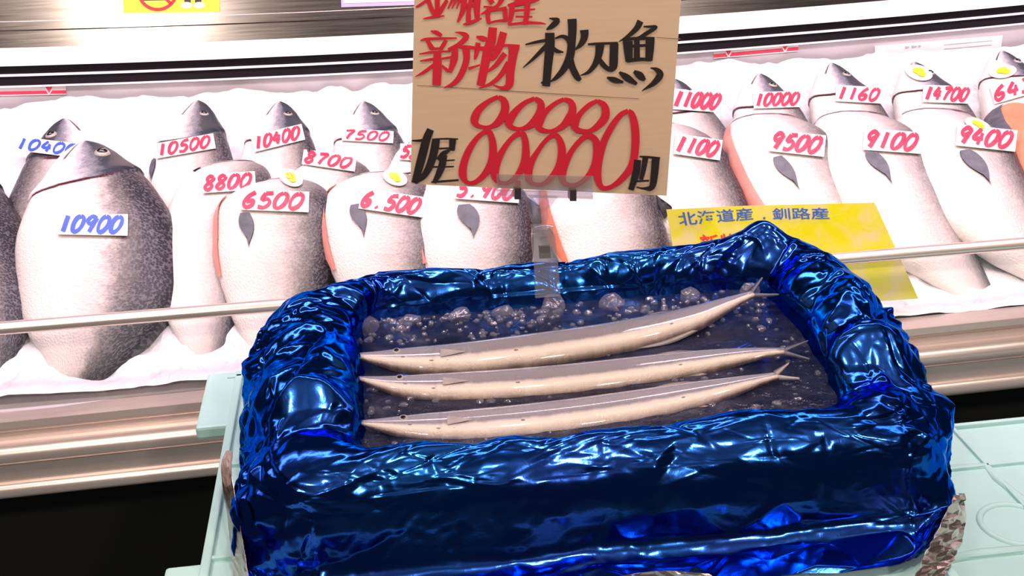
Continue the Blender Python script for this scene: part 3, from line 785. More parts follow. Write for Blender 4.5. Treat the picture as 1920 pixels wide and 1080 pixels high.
MB().prism([onLiner(*p) for p in ((1640, 86), (1880, 66), (1874, 108), (1640, 120))], (0, -.0006, 0)).out('sheet', M['paper'], pp)
mb = MB()
for (x, y, w) in ((1648, 97, 9), (1697, 89, 8), (1709, 88, 10), (1722, 87, 5)):
    v, f = ribbon2d([(x, y, 5), (x+w, y-1, 2)], 3); mb.add([onLiner(a, b, .0012) for a, b in v], f)
for k in range(3):
    v, f = ribbon2d([(1770, 84+8*k, 1), (1860, 76+8*k, 1)], 10); mb.add([onLiner(a, b, .0012) for a, b in v], f)
mb.out('faint_print', plain('faint_grey_print', (0.5, 0.48, 0.55), .6), pp)

# ------------------------------------------------------------------ turquoise crates
def crate(lab, x0, x1, y0, y1, zt, zb, ribsx, ribsy, extra):
    c = thing('plastic_crate', lab, 'crate', ((x0+x1)/2, (y0+y1)/2, zb), 'upturned turquoise crates')
    MB().box(x0+.012, x1-.012, y0+.012, y1-.012, zt-.010, zt-.005).out('deck', M['teal'], c)
    for n, (a, b, d, e) in {'side_wall': (x0+.012, x0+.016, y0+.012, y1-.012), 'side_wall.': (x1-.016, x1-.012, y0+.012, y1-.012)}.items():
        MB().box(a, b, d, e, zb, zt-.006).out('side_wall', M['teal'], c)
    for d, e in ((y0+.012, y0+.016), (y1-.016, y1-.012)):
        MB().box(x0+.012, x1-.012, d, e, zb, zt-.006).out('end_wall', M['teal'], c)
    for (a, b, d, e) in ((x0+.008, x0+.016, y0, y1), (x1-.016, x1-.008, y0, y1), (x0, x1, y0+.008, y0+.014), (x0, x1, y1-.014, y1-.008)):
        MB().box(a, b, d, e, zt-.014, zt, .0015).out('rim_rib', M['teal'], c)
    for x in ribsx: MB().box(x-.002, x+.002, y0+.012, y1-.012, zt-.006, zt-.0015, .0006).out('deck_rib', M['teal'], c)
    for y in ribsy: MB().box(x0+.012, x1-.012, y-.002, y+.002, zt-.006, zt-.0015, .0006).out('deck_rib', M['teal'], c)
    for (a, b, d, e, z0, z1) in extra: MB().box(a, b, d, e, z0, z1, .003).out('corner_lug', M['teal'], c)
    return c
ZT = 0.826
pa = onZ(415, 700, ZT); pb = onZ(372, 1075, ZT); lug = onZ(345, 740, ZT)
lx = pb[0]-.008
crL = crate('upturned turquoise crate under the foil lined box', lx, 0.42, 0.66, pa[1]+.004, ZT, 0.36, (0.1, 0.3), (onZ(410, 868, ZT)[1], onZ(410, 1040, ZT)[1], .72),
            [(lx-.022, lx+.012, onZ(360, 800, ZT)[1], pa[1]+.006, ZT-.016, ZT-.002), (lx-.020, lx+.012, .64, onZ(350, 1055, ZT)[1], ZT-.016, ZT-.002)])
ZR = 0.70
cr0 = onZ(1800, 785, ZR)
crR = crate('lower turquoise crate at the right with molded deck', 0.44, 1.10, 0.52, cr0[1], ZR, 0.26, (0.62, 0.78, 0.94), (onZ(1850, 868, ZR)[1], onZ(1850, 1035, ZR)[1], .66), [])
# molded frame and round boss on the right crate deck
def onDeck(x, y, z=0.0): return onZ(x, y, ZR-.006+z)
mb = MB(); mb.tube([onDeck(1780, 880), onDeck(1848, 876), onDeck(1868, 900), onDeck(1925, 945), onDeck(1990, 985)], .005, 8); mb.out('molded_frame', M['teal'], crR, True)
mb = MB(); mb.tube([onDeck(1760, 1055), onDeck(1840, 1040), onDeck(1960, 1030)], .006, 8); mb.out('molded_frame', M['teal'], crR, True)
c0 = onDeck(1905, 985); mb = MB(); mb.tube([c0+np.array([.034*cos(a), .034*sin(a), 0]) for a in np.linspace(0, 2*pi, 33)], .004, 8); mb.out('round_boss', M['teal'], crR, True)

# ------------------------------------------------------------------ foil lined box
LEV = [  # z, x left, x right, y front, y back, corner radius
 (0.842, -.010, .375, .830, 1.065, .035), (0.866, -.022, .384, .820, 1.074, .04), (0.895, -.032, .390, .812, 1.082, .045), (0.918, -.040, .396, .805, 1.088, .05),
 (0.931, -.054, .410, .797, 1.095, .055), (0.936, -.072, .426, .789, 1.102, .06), (0.932, -.092, .442, .777, 1.109, .065), (0.921, -.112, .458, .765, 1.116, .07),
 (0.902, -.130, .474, .756, 1.122, .075), (0.876, -.140, .484, .751, 1.126, .075), (0.852, -.145, .489, .748, 1.128, .072), (0.836, -.146, .488, .743, 1.130, .065),
 (0.830, -.142, .474, .730, 1.130, .055), (0.8285, -.134, .452, .712, 1.128, .045), (0.828, -.124, .425, .694, 1.126, .04)]
def rrect(xl, xr, yf, yb, r, n):
    """closed outline starting at the front left, running counter-clockwise seen from above; n points, spread evenly by a fixed reference"""
    cs = [((xl+r, yf+r), pi, 1.5*pi), ((xr-r, yf+r), 1.5*pi, 2*pi), ((xr-r, yb-r), 0, .5*pi), ((xl+r, yb-r), .5*pi, pi)]
    segs = []
    nc = int(n*0.09); ns = [int(n*.22), int(n*.10), int(n*.22)]; ns.append(n-4*nc-sum(ns))
    out = []
    for k, ((cx, cy), a0, a1) in enumerate(cs):
        for i in range(nc): a = a0+(a1-a0)*i/nc; out.append((cx+r*cos(a), cy+r*sin(a)))
        a = a1; p = np.array((cx+r*cos(a), cy+r*sin(a))); (dx, dy), b0, _ = cs[(k+1) % 4]; q = np.array((dx+r*cos(b0), dy+r*sin(b0)))
        for i in range(ns[k]): out.append(tuple(p+(q-p)*i/ns[k]))
    return np.array(out)
def foil():
    NU, NV = 960, 190
    Ls = np.array(LEV); kk = np.linspace(0, len(LEV)-1, NV)
    sm = catmull(Ls, 400); d = np.r_[0, np.cumsum(np.linalg.norm(np.diff(Ls[:, :3], axis=0), axis=1))]
    rows = np.array([np.interp(np.linspace(0, 1, NV), np.linspace(0, 1, 400), sm[:, k]) for k in range(6)]).T
    P = np.zeros((NU, NV, 3))
    for j, (z, xl, xr, yf, yb, r) in enumerate(rows):
        P[:, j, :2] = rrect(xl, xr, yf, yb, r, NU); P[:, j, 2] = z
    mid = P[:, NV//2]; du = np.linalg.norm(np.roll(mid, -1, 0)-mid, axis=1); u = np.r_[0, np.cumsum(du)[:-1]]; W = du.sum()
    dv = np.linalg.norm(np.diff(P[0], axis=0), axis=1); v = np.r_[0, np.cumsum(dv)]; H = v[-1]
    gu = np.roll(P, -1, 0)-np.roll(P, 1, 0); gv = np.gradient(P, axis=1)
    N = np.cross(gu, gv); N /= np.linalg.norm(N, axis=2)[..., None]+1e-9     # points out of the foil body
    if N[10, NV//2, 2] < 0: N = -N
    # how crumpled: corners and short sides strongly, long front wall barely
    fx = (P[..., 0]-.17)/.31; fy = (P[..., 1]-.94)/.19
    side = np.clip((abs(fx)-.72)/.25, 0, 1); vfrac = np.linspace(0, 1, NV)[None, :]*np.ones((NU, 1))
    front = (fy < -.6) & (side < .4)
    rim = np.exp(-((vfrac-.42)/.16)**2)
    w = 0.36+0.75*side+0.36*rim*(1-side)
    w = np.where(front & (vfrac > .60), w*0.75, w)
    w *= np.clip(vfrac/.12, 0.2, 1)
    c1 = tin(u, v, W, H, .085, True, 31); c2 = tin(u, v, W, H, .038, True, 22); c3 = tin(u, v, W, H, .016, True, 23); c4 = tin(u, v*1.0, W, H, .008, True, 24)
    ax = np.abs(tin(u, v, W, H, .030, True, 27))
    disp = (.011*c1*(.45+.55*w)+.0085*c2*w+.0012*c3*w+.0016*c3*side+.0005*c4*side+.003*ax*side)
    disp *= np.where(vfrac < .2, .5, 1)
    # sharp single creases of differing length and direction
    cr = np.random.default_rng(77)
    UU, VV = np.meshgrid(u, v, indexing='ij')
    for k in range(800):
        cu, cv = cr.uniform(0, W), cr.uniform(.12, 1.0)*H; an = cr.uniform(0, pi); L = cr.uniform(.012, .05); wd = cr.uniform(.0025, .008); am = cr.uniform(.0006, .0021)*cr.choice((-1, 1))*1.4
        i0, i1 = np.searchsorted(u, (cu-L, cu+L)); j0, j1 = np.searchsorted(v, (cv-L, cv+L))
        if i1-i0 < 2 or j1-j0 < 2: continue
        a_, b_ = UU[i0:i1, j0:j1]-cu, VV[i0:i1, j0:j1]-cv
        al = a_*cos(an)+b_*sin(an); ac = np.abs(-a_*sin(an)+b_*cos(an)+.12*al*al/L)
        disp[i0:i1, j0:j1] += am*np.clip(1-ac/wd, 0, 1)*np.clip(1-np.abs(al)/L, 0, 1)*np.clip(w[i0:i1, j0:j1]*1.3, .2, 1.4)*np.where(front[i0:i1, j0:j1], .55, 1)
    # vertical pleats at the corners on the outside
    pl = np.abs(((u/.021+2.3*c1[:, NV//2]) % 1)-.5)*2
    disp += .0025*(pl[:, None]-.5)*np.clip(side, 0, 1)*np.clip((vfrac-.52)/.15, 0, 1)*(.5+.5*c2)
    P = P+N*disp[..., None]
    P[..., 2] += .004*c2*(vfrac > .86)*0
    # the box is a little narrower at the front right
    P[..., 0] -= .030*np.clip((.97-P[..., 1])/.21, 0, 1.05)*np.clip((P[..., 0]-.17)/.30, 0, 1.1)
    P[..., 0] += .013*np.clip((1.0-P[..., 1])/.15, 0, 1)*np.clip((.17-P[..., 0])/.30, 0, 1.1)*np.clip((vfrac-.45)/.2, 0, 1)
    # the front rim is pressed lower than the others
    wf = np.clip((.875-P[..., 1])/.05, 0, 1); wf = wf*wf*(3-2*wf)*np.clip((vfrac-.05)/.1, 0, 1)
    P[..., 2] = np.where(P[..., 2] > .885, P[..., 2]*(1-wf)+wf*(.885+(P[..., 2]-.885)*.62), P[..., 2])
    # peak in the back right corner of the rim, pointed flap at the left front
    def bumpat(px, py, Z, r, amt, dirv):
        c = onZ(px, py, Z); D = np.linalg.norm(P-c, axis=2); g = np.exp(-(D/r)**2)[..., None]; return g*np.array(dirv)*amt
    P += bumpat(1430, 452, .935, .022, .020, (0, 0, 1))
    P += bumpat(1300, 455, .935, .06, -.006, (0, 0, 1))
    P += bumpat(1510, 660, .93, .030, .022, (-1, 0, .2))
    P += bumpat(660, 555, .93, .028, .016, (.7, -.3, .2))
    P += bumpat(440, 835, .88, .016, .010, (-1, 0, -.2))
    # sheet stays above the crate deck
    P[..., 2] = np.where(vfrac > .6, np.maximum(P[..., 2], ZT+.0025+.006*np.abs(c2)*(vfrac > .85)), P[..., 2])
    V = P.reshape(-1, 3); f = grid_faces(NU, NV, wrap_u=True)
    V = np.vstack([V, [[.17, .94, .842]]]); k = len(V)-1
    f += [((i+1) % NU*NV, i*NV, k) for i in range(NU)]
    return V, f, P
box = thing('foil_lined_box', 'shallow fish box wrapped in crumpled shiny blue foil', 'box', (.17, .94, .827))
V, f, FP = foil()
fo = obj('foil_sheet', V, f, M['foil'], box, True)
# inner foam tray that carries the sheet
mb = MB(); n = 96; rows = [(.830, -.120, .465, .765, 1.110, .08), (.905, -.105, .450, .775, 1.104, .07), (.905, -.070, .420, .795, 1.090, .05), (.836, -.050, .405, .81, 1.08, .04)]
rows = [(.829, -.105, .450, .775, 1.10, .07), (.895, -.095, .440, .782, 1.098, .07)]
R2 = [np.c_[rrect(*r[1:], n), np.full(n, r[0])] for r in rows]
mb.add(np.stack(R2, 1).reshape(-1, 3), grid_faces(n, 2, wrap_u=True)); mb.out('foam_wall', M['paper'], box)
# turned-over foil edges showing the silver underside
def fold(name, A, B, mat, wob=.002, nseg=22):
    """ribbon between two 3D polylines"""
    a = catmull(A, nseg); b = catmull(B, nseg); r = np.random.default_rng(len(name)+nseg)
    Vv = []; nw = 7
    for i in range(nseg):
        for j in range(nw):
            t = j/(nw-1); p = a[i]*(1-t)+b[i]*t; Vv.append(p+np.array([1, -.6, .2])*r.uniform(-wob, wob)*(1 if 0 < j < nw-1 else .3))
    n0 = len(Vv); ff = grid_faces(nseg, nw)
    o = obj(name, Vv, ff, mat, box, False)
    md = o.modifiers.new('thickness', 'SOLIDIFY'); md.thickness = .0004
    return o
fold('foil_fold', [onZ(424, 845, .862), onZ(414, 880, .858), onZ(428, 985, .836), onZ(438, 1085, .830)],
     [onZ(436, 845, .878), onZ(434, 890, .880), onZ(450, 985, .866), onZ(466, 1085, .856)], M['silverfoil'], .0006)
fold('foil_fold', [onZ(1806, 925, .850), onZ(1810, 975, .834), onZ(1797, 1030, .830), onZ(1765, 1090, .830)],
     [onZ(1790, 930, .872), onZ(1762, 985, .862), onZ(1737, 1035, .852), onZ(1712, 1090, .842)], M['silverfoil'], .0025)
fold('foil_fold', [onZ(1140, 1083, .838), onZ(1240, 1070, .842), onZ(1330, 1076, .838)], [onZ(1100, 1104, .829), onZ(1240, 1100, .829), onZ(1350, 1100, .829)], M['silverfoil'], .0012)

# ------------------------------------------------------------------ icy water, ice lumps, saury
ZW = 0.893
def water():
    n, k = 120, 26
    o = rrect(-.045, .402, .795, 1.092, .05, n); c = np.array([.178, .944]); V = []
    for i in range(n):
        for j in range(k):
            p = c+(o[i]-c)*(j+1)/k
            V.append((p[0], p[1], ZW+.0007*sin(p[0]*170+p[1]*60)*sin(p[1]*150-p[0]*40)))
    V.append((c[0], c[1], ZW)); f = grid_faces(n, k, wrap_u=True)+[((i+1) % n*k, i*k, n*k) for i in range(n)]
    return V, [tuple(reversed(q)) for q in f]
v, f = water(); tag(obj('ice_water', v, f, M['water'], None, True), 'dark blue icy water filling the foil lined box', 'water')
def lump_mesh(c, r, seed):
    rr = random.Random(seed); bm = bmesh.new(); bmesh.ops.create_icosphere(bm, subdivisions=2, radius=1)
    ax = [rr.uniform(.7, 1.3) for _ in range(3)]; pl = [(Vector((rr.gauss(0, 1), rr.gauss(0, 1), rr.gauss(0, 1))).normalized(), rr.uniform(.55, .9)) for _ in range(9)]
    for v in bm.verts:
        p = v.co.copy()
        for n, d in pl:
            e = p.dot(n)-d
            if e > 0: p -= n*e*.9
        v.co = Vector((p.x*ax[0]*r+c[0], p.y*ax[1]*r+c[1], p.z*.75*r+c[2]))
    bm.verts.index_update(); V = [tuple(v.co) for v in bm.verts]; f = [[v.index for v in q.verts] for q in bm.faces]; bm.free(); return V, f
LUMPS = [(690, 612, .013, 'pale ice lump floating at the back left foil corner'), (660, 645, .012, 'rounded ice lump beside the snout of the rear saury'),
         (1275, 528, .013, 'pinkish clear ice lump near the back right of the box'), (1030, 560, .020, 'wide flat ice lump below the clear sign clip'),
         (770, 600, .012, 'ice lump between the left foil corner and the clip'), (860, 590, .014, 'ice lump in the row left of the clip'),
         (1140, 548, .013, 'ice lump just right of the clip foot'), (1390, 525, .012, 'small ice lump near the raised saury tail'), (940, 580, .012, 'ice lump nearest left of the clip')]
for k, (x, y, r, lab) in enumerate(LUMPS):
    p = onZ(x, y, ZW+.004); p[1] = min(p[1], 1.066); v, f = lump_mesh(p, r, 40+k)
    tag(obj('ice_lump', v, f, M['lump'], None, False), lab, 'ice', 'ice lumps floating in the foil lined box')
mb = MB()
rr = random.Random(5)
for k in range(420):
    x, y = rr.uniform(-.03, .385), (rr.uniform(1.02, 1.078) if rr.random() < .45 else rr.uniform(.83, 1.078)); r = rr.uniform(.0012, .0048)
    v, f = lump_mesh((x, y, ZW+r*.1), r, 900+k); mb.add(v, f)
tag(mb.out('ice_slush', M['lump']), 'small bits of melting ice scattered in the water', 'ice', kind='stuff')

SS = [0, .02, .05, .10, .16, .25, .40, .55, .68, .78, .86, .92, .955]
SH = [.06, .16, .30, .58, .80, .95, 1.0, .98, .90, .72, .48, .28, .20]
def saury(ctrl, hw, label, dz, tail):
    fi = Fish([onZ(x, y, ZW+dz+e) for x, y, e in ctrl], hw, hw*.62, flip=False, ns=80, nphi=28, ps=SS, ph=SH, pt=SH, gill=False); fi.up = np.array([0, -.25, .97])
    fi.flip = False
    # back must point away from the viewer
    c, a, p, n, _h, _t = fi.frame(.4)
    if p[1] < 0: fi.flip = True
    fi._fr = {}
    root = thing('saury', label, 'fish', tuple(fi.at(.5, -pi/2)), 'sauries in icy water')
    v, f, uv = fi.body(); obj('body', v, f, M['saury'], root, True, uv)
    p = fi.at(.105, radians(70), -.0006); c, a, pp, n, _h, _t = fi.frame(.105)
    ev, ef = dome(p, n, .0042, .002); e = obj('eye', ev, ef, M['eyewhite'], root); ev, ef = dome(p+n*.0012, n, .0024, .0014); obj('pupil', ev, ef, M['pupil'], e)
    g = [(.20+.055*u, radians(95)+b*.22*(1-u)) for u in np.linspace(0, 1, 5) for b in (-1, 0, 1)]
    obj('pectoral_fin', fi.patch(g, .0012), grid_faces(5, 3), M['palefin'], root)
    c, a, pp, n, _h, _t = fi.frame(.955)
    for s in (-1, 1):
        V = []
        for i in range(7):
            u = i/6; w = hw*(.34-.24*u)
            q = c+a*(.024*u*tail)+pp*s*(hw*.10+hw*.62*u*tail)+n*.002*u
            V += [q+pp*s*w*.6, q-pp*s*w*.6, q-pp*s*w*.2+n*.0012]
        ff = [(3*i+j, 3*i+(j+1) % 3, 3*i+3+(j+1) % 3, 3*i+3+j) for i in range(6) for j in range(3)]
        obj('tail_lobe', V, ff, M['fin'] if tail > .8 else M['palefin'], root)
    for q0, q1, ph in ((.66, .76, .15), (.62, .76, pi-.12)):
        V = []
        for i in range(8):
            u = i/7; q = q0+(q1-q0)*u; b = fi.at(q, ph); c, a, pp, n, _h, _t = fi.frame(q)
            o = pp*(1 if ph < 1 else -1)*hw*.22*sin(pi*(.1+.8*u))
            V += [b+n*.0008, b+o+a*.006, b-n*.0008]
        ff = [(3*i+j, 3*i+(j+1) % 3, 3*i+3+(j+1) % 3, 3*i+3+j) for i in range(7) for j in range(3)]
        obj('dorsal_fin' if ph < 1 else 'anal_fin', V, ff, M['palefin'], root)
    return fi
saury([(652, 664, 0), (740, 662, .001), (860, 655, .002), (1000, 638, .003), (1150, 616, .003), (1280, 588, .003), (1360, 563, .004), (1440, 538, .006)], .0215, 'rear saury with its tail raised toward the back right corner', .014, 1.0)
saury([(662, 706, 0), (760, 712, .001), (900, 708, .001), (1050, 697, .001), (1200, 680, .001), (1340, 663, .001), (1440, 655, .002), (1510, 656, .003)], .0195, 'middle saury of the three in the icy water', .011, .9)
saury([(664, 790, 0), (760, 788, 0), (900, 780, .001), (1050, 765, .001), (1200, 744, .001), (1330, 722, .001), (1420, 706, 0), (1490, 695, -.001)], .0195, 'front saury nearest the front foil rim', .010, .7)

# ------------------------------------------------------------------ wooden price board
YS = 1.088
def onS(x, y, off=0.0): return onY(x, y, YS-off)
board = thing('price_board', 'wood-grain price board with red and black brush lettering', 'sign', tuple(onS(1010, 356)))
MB().prism([onS(*p) for p in ((778.5, -75), (1282.5, -75), (1250, 367), (770, 345))], (0, .003, 0)).out('board', M['card'], board)
C1 = lambda x, y: (x/6+770, y/6); C2 = lambda x, y: (x/6+970, y/6+20)
C3 = lambda x, y: (x/5.4+760, y/5.4+170); C4 = lambda x, y: (x/5.4+1000, y/5.4+170)
LAYER = [0]
def strokes(name, T, k, S, ink, lift=.0007):
    mb = MB(); LAYER[0] += 1; lift += .00008*LAYER[0]      # one brush stroke dries on top of the other
    for i, st in enumerate(S):
        pts = [(*T(x, y), w/k) for x, y, w in st]
        v, f = ribbon2d(pts, 2.5); mb.add([onS(x, y, lift+.00003*i+.00015*q/len(v)) for q, (x, y) in enumerate(v)], f)
    return mb.out(name, M[ink], board)
strokes('lettering', C1, 6, [
 [(60, 80, 20), (120, 45, 32), (200, -10, 30)], [(180, -60, 50), (230, 90, 50), (275, 170, 55)], [(300, -120, 60), (300, 90, 55), (300, 180, 50)],
 [(410, 0, 40), (350, 100, 50), (310, 170, 40)], [(140, 212, 14), (250, 192, 28), (380, 178, 14)], [(490, -40, 45), (420, 100, 16)], [(535, -40, 40), (465, 95, 14)], [(575, -60, 40), (515, 100, 14)],
 [(605, -80, 70), (590, 100, 62), (530, 250, 24)], [(690, -40, 50), (655, 100, 50), (650, 240, 60)], [(750, -80, 90), (745, 100, 72), (750, 210, 56)], [(590, 276, 18), (680, 250, 44), (800, 205, 14)],
 [(600, 55, 40), (740, 60, 40)], [(790, 160, 14), (870, 120, 40), (980, 60, 40), (1040, -40, 70)], [(820, 75, 24), (920, 82, 26)], [(880, 95, 50), (868, 180, 50), (880, 262, 44)],
 [(870, 262, 20), (960, 238, 26), (1085, 226, 32)], [(1060, 100, 56), (1070, 230, 50)], [(880, 125, 20), (1080, 90, 44)], [(860, -60, 50), (920, 40, 60)],
 [(1090, 62, 30), (1200, 40, 60), (1330, 10, 60), (1450, -5, 24)], [(1140, 60, 60), (1130, 180, 55), (1105, 278, 28)], [(1310, -80, 80), (1310, 120, 60), (1290, 262, 56)],
 [(1130, 122, 30), (1400, 102, 18)], [(1180, 186, 24), (1370, 186, 18)], [(1100, 276, 26), (1300, 256, 34), (1460, 260, 26), (1522, 270, 10)], [(1190, -60, 80), (1210, 60, 40)]], 'redink')
strokes('lettering', C1, 6, [
 [(225, 350, 16), (290, 365, 46), (350, 402, 38)], [(110, 456, 14), (200, 436, 30), (520, 428, 18)], [(185, 448, 40), (240, 545, 60)], [(400, 450, 44), (340, 550, 46)], [(220, 546, 28), (350, 545, 26)],
 [(95, 608, 14), (250, 585, 28), (450, 575, 18)], [(105, 686, 14), (180, 675, 26), (300, 655, 30)], [(300, 580, 80), (300, 760, 100), (292, 958, 95)], [(50, 862, 8), (150, 810, 36), (262, 728, 40)],
 [(350, 738, 28), (425, 802, 40)], [(498, 362, 10), (570, 372, 34), (628, 412, 62), (540, 500, 50), (420, 560, 36)], [(350, 660, 24), (470, 640, 30)], [(500, 540, 64), (490, 660, 80), (440, 812, 44)],
 [(622, 540, 84), (626, 680, 72), (560, 850, 66), (480, 940, 50), (375, 986, 10)], [(540, 525, 30), (640, 530, 40), (740, 540, 30)], [(650, 772, 34), (780, 730, 18)]], 'redink')
strokes('lettering', C1, 6, [
 [(738, 412, 18), (800, 430, 60), (860, 440, 40)], [(925, 308, 95), (910, 450, 100), (872, 560, 110), (830, 750, 96), (786, 962, 92)], [(1046, 362, 84), (1000, 520, 82), (940, 640, 60), (900, 672, 24)],
 [(760, 480, 60), (740, 600, 50), (720, 668, 22)], [(740, 540, 40), (900, 545, 50), (1060, 510, 30), (1228, 516, 28)], [(1162, 525, 130), (1150, 620, 100), (1122, 800, 92), (1108, 950, 90), (1040, 990, 44), (930, 958, 14)],
 [(1062, 600, 62), (970, 720, 52), (868, 802, 26)], [(1102, 700, 60), (1010, 850, 56), (900, 940, 40), (768, 992, 10)]], 'redink')
strokes('lettering', C2, 6, [
 [(358, 86, 12), (412, 94, 34), (452, 112, 62), (390, 172, 60), (328, 212, 14)], [(90, 382, 16), (200, 355, 30), (320, 332, 34)], [(425, 312, 20), (500, 288, 36), (560, 312, 52), (595, 380, 50)],
 [(365, 248, 106), (366, 400, 106), (346, 600, 96), (324, 848, 88)], [(64, 642, 10), (180, 540, 34), (280, 440, 48), (340, 370, 40)], [(400, 400, 20), (440, 450, 46), (520, 468, 14)],
 [(615, 92, 104), (620, 200, 96), (610, 380, 90), (590, 520, 92), (520, 660, 72), (440, 750, 48), (372, 798, 14)], [(752, 216, 100), (755, 290, 82), (720, 370, 62), (652, 438, 14)],
 [(590, 540, 80), (620, 640, 76), (670, 740, 72), (712, 782, 36)], [(268, 816, 20), (300, 800, 34)]], 'blackink')
strokes('lettering', C2, 6, [
 [(794, 378, 22), (900, 372, 30), (1132, 362, 24)], [(930, 380, 100), (915, 500, 82), (870, 610, 62), (800, 690, 40), (708, 730, 8)],
 [(1090, 370, 96), (1086, 500, 96), (1076, 630, 92), (1020, 652, 54), (960, 600, 60), (925, 540, 40)]], 'blackink')
strokes('lettering', C2, 6, [
 [(1386, 116, 74), (1340, 200, 62), (1240, 290, 40), (1142, 348, 8)], [(1420, 180, 18), (1500, 180, 30), (1560, 186, 40), (1460, 250, 46), (1380, 300, 40), (1310, 312, 18)],
 [(1205, 325, 40), (1230, 450, 62), (1240, 572, 44)], [(1200, 325, 30), (1350, 311, 36), (1545, 310, 30)], [(1495, 318, 100), (1490, 430, 95), (1480, 562, 80)], [(1345, 320, 60), (1345, 540, 70)],
 [(1230, 400, 34), (1500, 386, 30)], [(1230, 562, 40), (1380, 546, 40), (1510, 552, 30)], [(1268, 340, 60), (1265, 540, 66)],
 [(1008, 752, 22), (1090, 778, 64), (1192, 806, 26)], [(1146, 692, 26), (1230, 750, 78), (1346, 826, 34)], [(1312, 682, 36), (1380, 730, 84), (1436, 782, 34)],
 [(1498, 643, 10), (1570, 665, 50), (1606, 720, 78), (1540, 810, 60), (1402, 902, 8)]], 'blackink')
strokes('lettering', C3, 5.4, [
 [(68, 506, 16), (150, 505, 26), (215, 490, 30)], [(256, 392, 72), (212, 500, 82), (160, 700, 86), (94, 934, 66)]], 'blackink')
strokes('lettering', C3, 5.4, [
 [(312, 490, 80), (290, 620, 82), (250, 750, 76), (190, 860, 60), (100, 934, 22)], [(290, 490, 14), (420, 487, 18), (534, 490, 14)], [(480, 492, 72), (472, 606, 56)], [(340, 586, 18), (505, 580, 18)],
 [(445, 603, 26), (385, 640, 56), (330, 700, 44)], [(390, 650, 70), (370, 760, 72), (330, 860, 60), (288, 932, 36)], [(400, 708, 14), (500, 702, 14)], [(280, 772, 18), (492, 768, 14)], [(262, 926, 16), (400, 916, 22), (540, 905, 20)]], 'blackink')
strokes('price_digit', C3, 5.4, [
 [(940, 60, 40), (840, 110, 50), (740, 200, 75), (700, 300, 80), (740, 356, 44), (850, 368, 40), (950, 310, 80), (1008, 200, 85), (1000, 105, 70), (940, 60, 40)],
 [(830, 402, 50), (740, 465, 50), (650, 590, 65), (592, 740, 75), (582, 850, 80), (620, 924, 44), (700, 928, 45), (800, 850, 65), (876, 720, 85), (888, 560, 75), (862, 440, 60), (830, 402, 50)]], 'redink')
strokes('price_digit', C3, 5.4, [
 [(1310, 75, 40), (1200, 130, 50), (1100, 230, 75), (1050, 320, 85), (1080, 372, 50), (1180, 385, 40), (1290, 330, 80), (1362, 220, 80), (1370, 125, 70), (1310, 75, 40)],
 [(1170, 420, 60), (1080, 480, 50), (990, 600, 60), (922, 740, 80), (908, 860, 80), (950, 926, 44), (1040, 930, 40), (1140, 850, 60), (1210, 720, 85), (1220, 560, 70), (1200, 455, 60), (1170, 420, 60)]], 'redink')
strokes('price_digit', C4, 5.4, [
 [(310, 85, 40), (220, 130, 45), (120, 220, 60), (62, 320, 80), (64, 385, 60), (170, 410, 40), (280, 370, 60), (360, 290, 90), (398, 200, 80), (380, 115, 60), (310, 85, 40)],
 [(210, 440, 55), (130, 500, 45), (40, 620, 50), (-30, 750, 70), (-48, 870, 75), (-10, 938, 44), (90, 948, 45), (190, 870, 60), (270, 750, 85), (290, 600, 80), (260, 485, 60), (210, 440, 55)]], 'redink')
strokes('price_digit', C4, 5.4, [
 [(650, 100, 40), (560, 150, 50), (470, 240, 55), (420, 330, 85), (444, 396, 60), (560, 410, 45), (660, 350, 70), (728, 260, 85), (720, 155, 70), (650, 100, 40)],
 [(560, 445, 60), (480, 500, 55), (390, 610, 55), (320, 750, 70), (292, 870, 75), (330, 945, 50), (440, 952, 45), (550, 870, 55), (620, 760, 75), (648, 620, 85), (630, 505, 70), (560, 445, 60)]], 'redink')
strokes('price_digit', C4, 5.4, [
 [(960, 202, 45), (880, 250, 55), (790, 370, 65), (710, 530, 70), (662, 720, 75), (652, 870, 75), (690, 975, 52), (780, 976, 45), (900, 890, 65), (1000, 750, 75), (1033, 560, 80), (1030, 380, 80), (1000, 245, 65), (960, 202, 45)]], 'redink')
strokes('price_dot', C3, 5.4, [[(1140, 910, 50), (1140, 960, 58)]], 'redink')
strokes('lettering', C4, 5.4, [
 [(1075, 666, 14), (1150, 672, 24), (1284, 682, 18)], [(1055, 700, 70), (1040, 830, 72), (988, 1004, 58)], [(1135, 680, 60), (1115, 800, 50), (1090, 902, 40)],
 [(1240, 686, 80), (1225, 850, 76), (1200, 975, 60), (1120, 990, 26), (1042, 976, 10)], [(1050, 916, 16), (1172, 910, 18)]], 'blackink')
M['seam'] = plain('printed_seam', (0.30, 0.19, 0.12), .6)
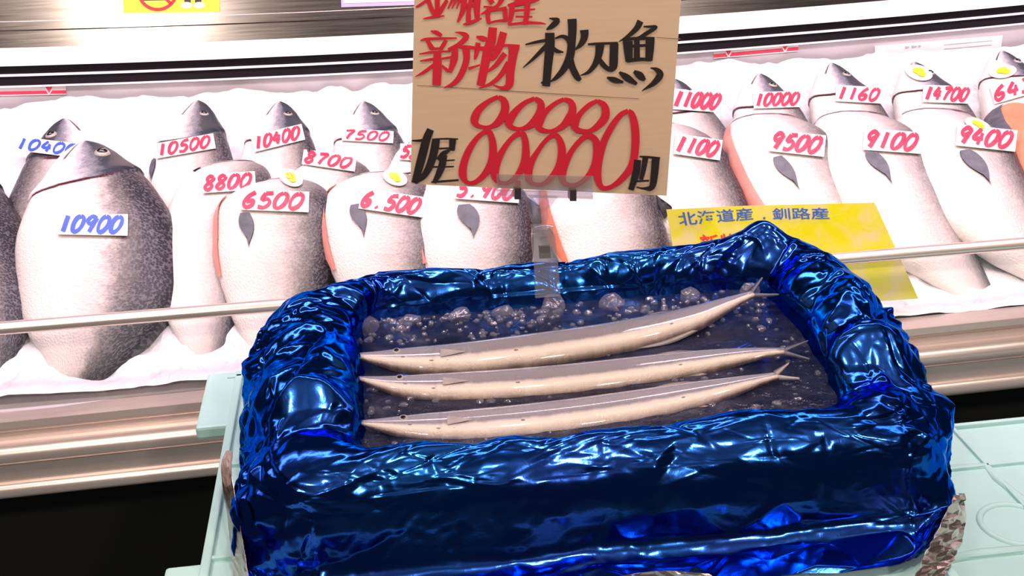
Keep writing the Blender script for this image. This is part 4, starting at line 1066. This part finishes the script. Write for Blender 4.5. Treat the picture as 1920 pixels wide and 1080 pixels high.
strokes('printed_seam', lambda x, y: (x, y), 1, [[(782, 160, 1.0), (900, 167, 1.4), (1060, 177, 1.4), (1198, 185, .8)]], 'seam', -.0007)
strokes('printed_seam', lambda x, y: (x, y), 1, [[(1230, 70, .8), (1276, 73, 1.4)]], 'seam', -.0007)

# ------------------------------------------------------------------ clear clip that holds the board on the foil rim
clip = thing('sign_clip', 'clear plastic clip stand holding the wood-grain price board', 'clip', tuple(onY(1022, 550, 1.07)))
def plate(name, pts, Y, t, mat='clear'):
    return MB().prism([onY(x, y, Y) for x, y in pts], (0, t, 0)).out(name, M[mat], clip)
plate('front_jaw', [(931, 327), (1112, 331), (1112, 362), (931, 358)], YS-.0050, .0018)
plate('back_jaw', [(931, 356), (1112, 362), (1112, 373), (932, 367)], YS+.0045, .002)
plate('jaw_bar', [(932, 361), (1112, 367), (1112, 374), (932, 369)], YS-.0045, .009)
for x in (971, 1075): MB().prism([onY(x-6, 354+(x-971)*.03, YS-.008), onY(x+6, 354+(x-971)*.03, YS-.008), onY(x+6, 374+(x-971)*.03, YS-.008), onY(x-6, 374+(x-971)*.03, YS-.008)], (0, .014, 0)).out('spring', M['spring'], clip)
plate('neck', [(992, 368), (1046, 370), (1030, 391), (1006, 390)], YS-.002, .005)
plate('arm', [(985, 372), (1000, 372), (1012, 391), (1027, 391), (1030, 410), (1024, 424), (1000, 425), (994, 410)], YS+.002, .004)
# clamp: two hinged plates straddling the rim
def clampside(name, y0, y1, dx):
    a = [(998, 428), (1032, 426), (1040, 440), (1046, 500), (1050, 552), (1003, 556), (1001, 500), (996, 446)]
    P = []
    for (x, y) in a:
        t = (y-426)/130; P.append(onY(x, y, y0+(y1-y0)*t))
    return MB().prism(P, (0, dx, 0)).out(name, M['clear'], clip)
clampside('clamp_front', 1.094, 1.070, -.004)
clampside('clamp_back', 1.100, 1.116, .004)
mb = MB(); mb.tube([onY(997, 432, 1.097), onY(1036, 430, 1.097)], .006, 12); mb.out('hinge', M['clear'], clip, True)
plate('clamp_window', [(1010, 462), (1031, 461), (1033, 484), (1011, 485)], 1.085, .003, 'spring')
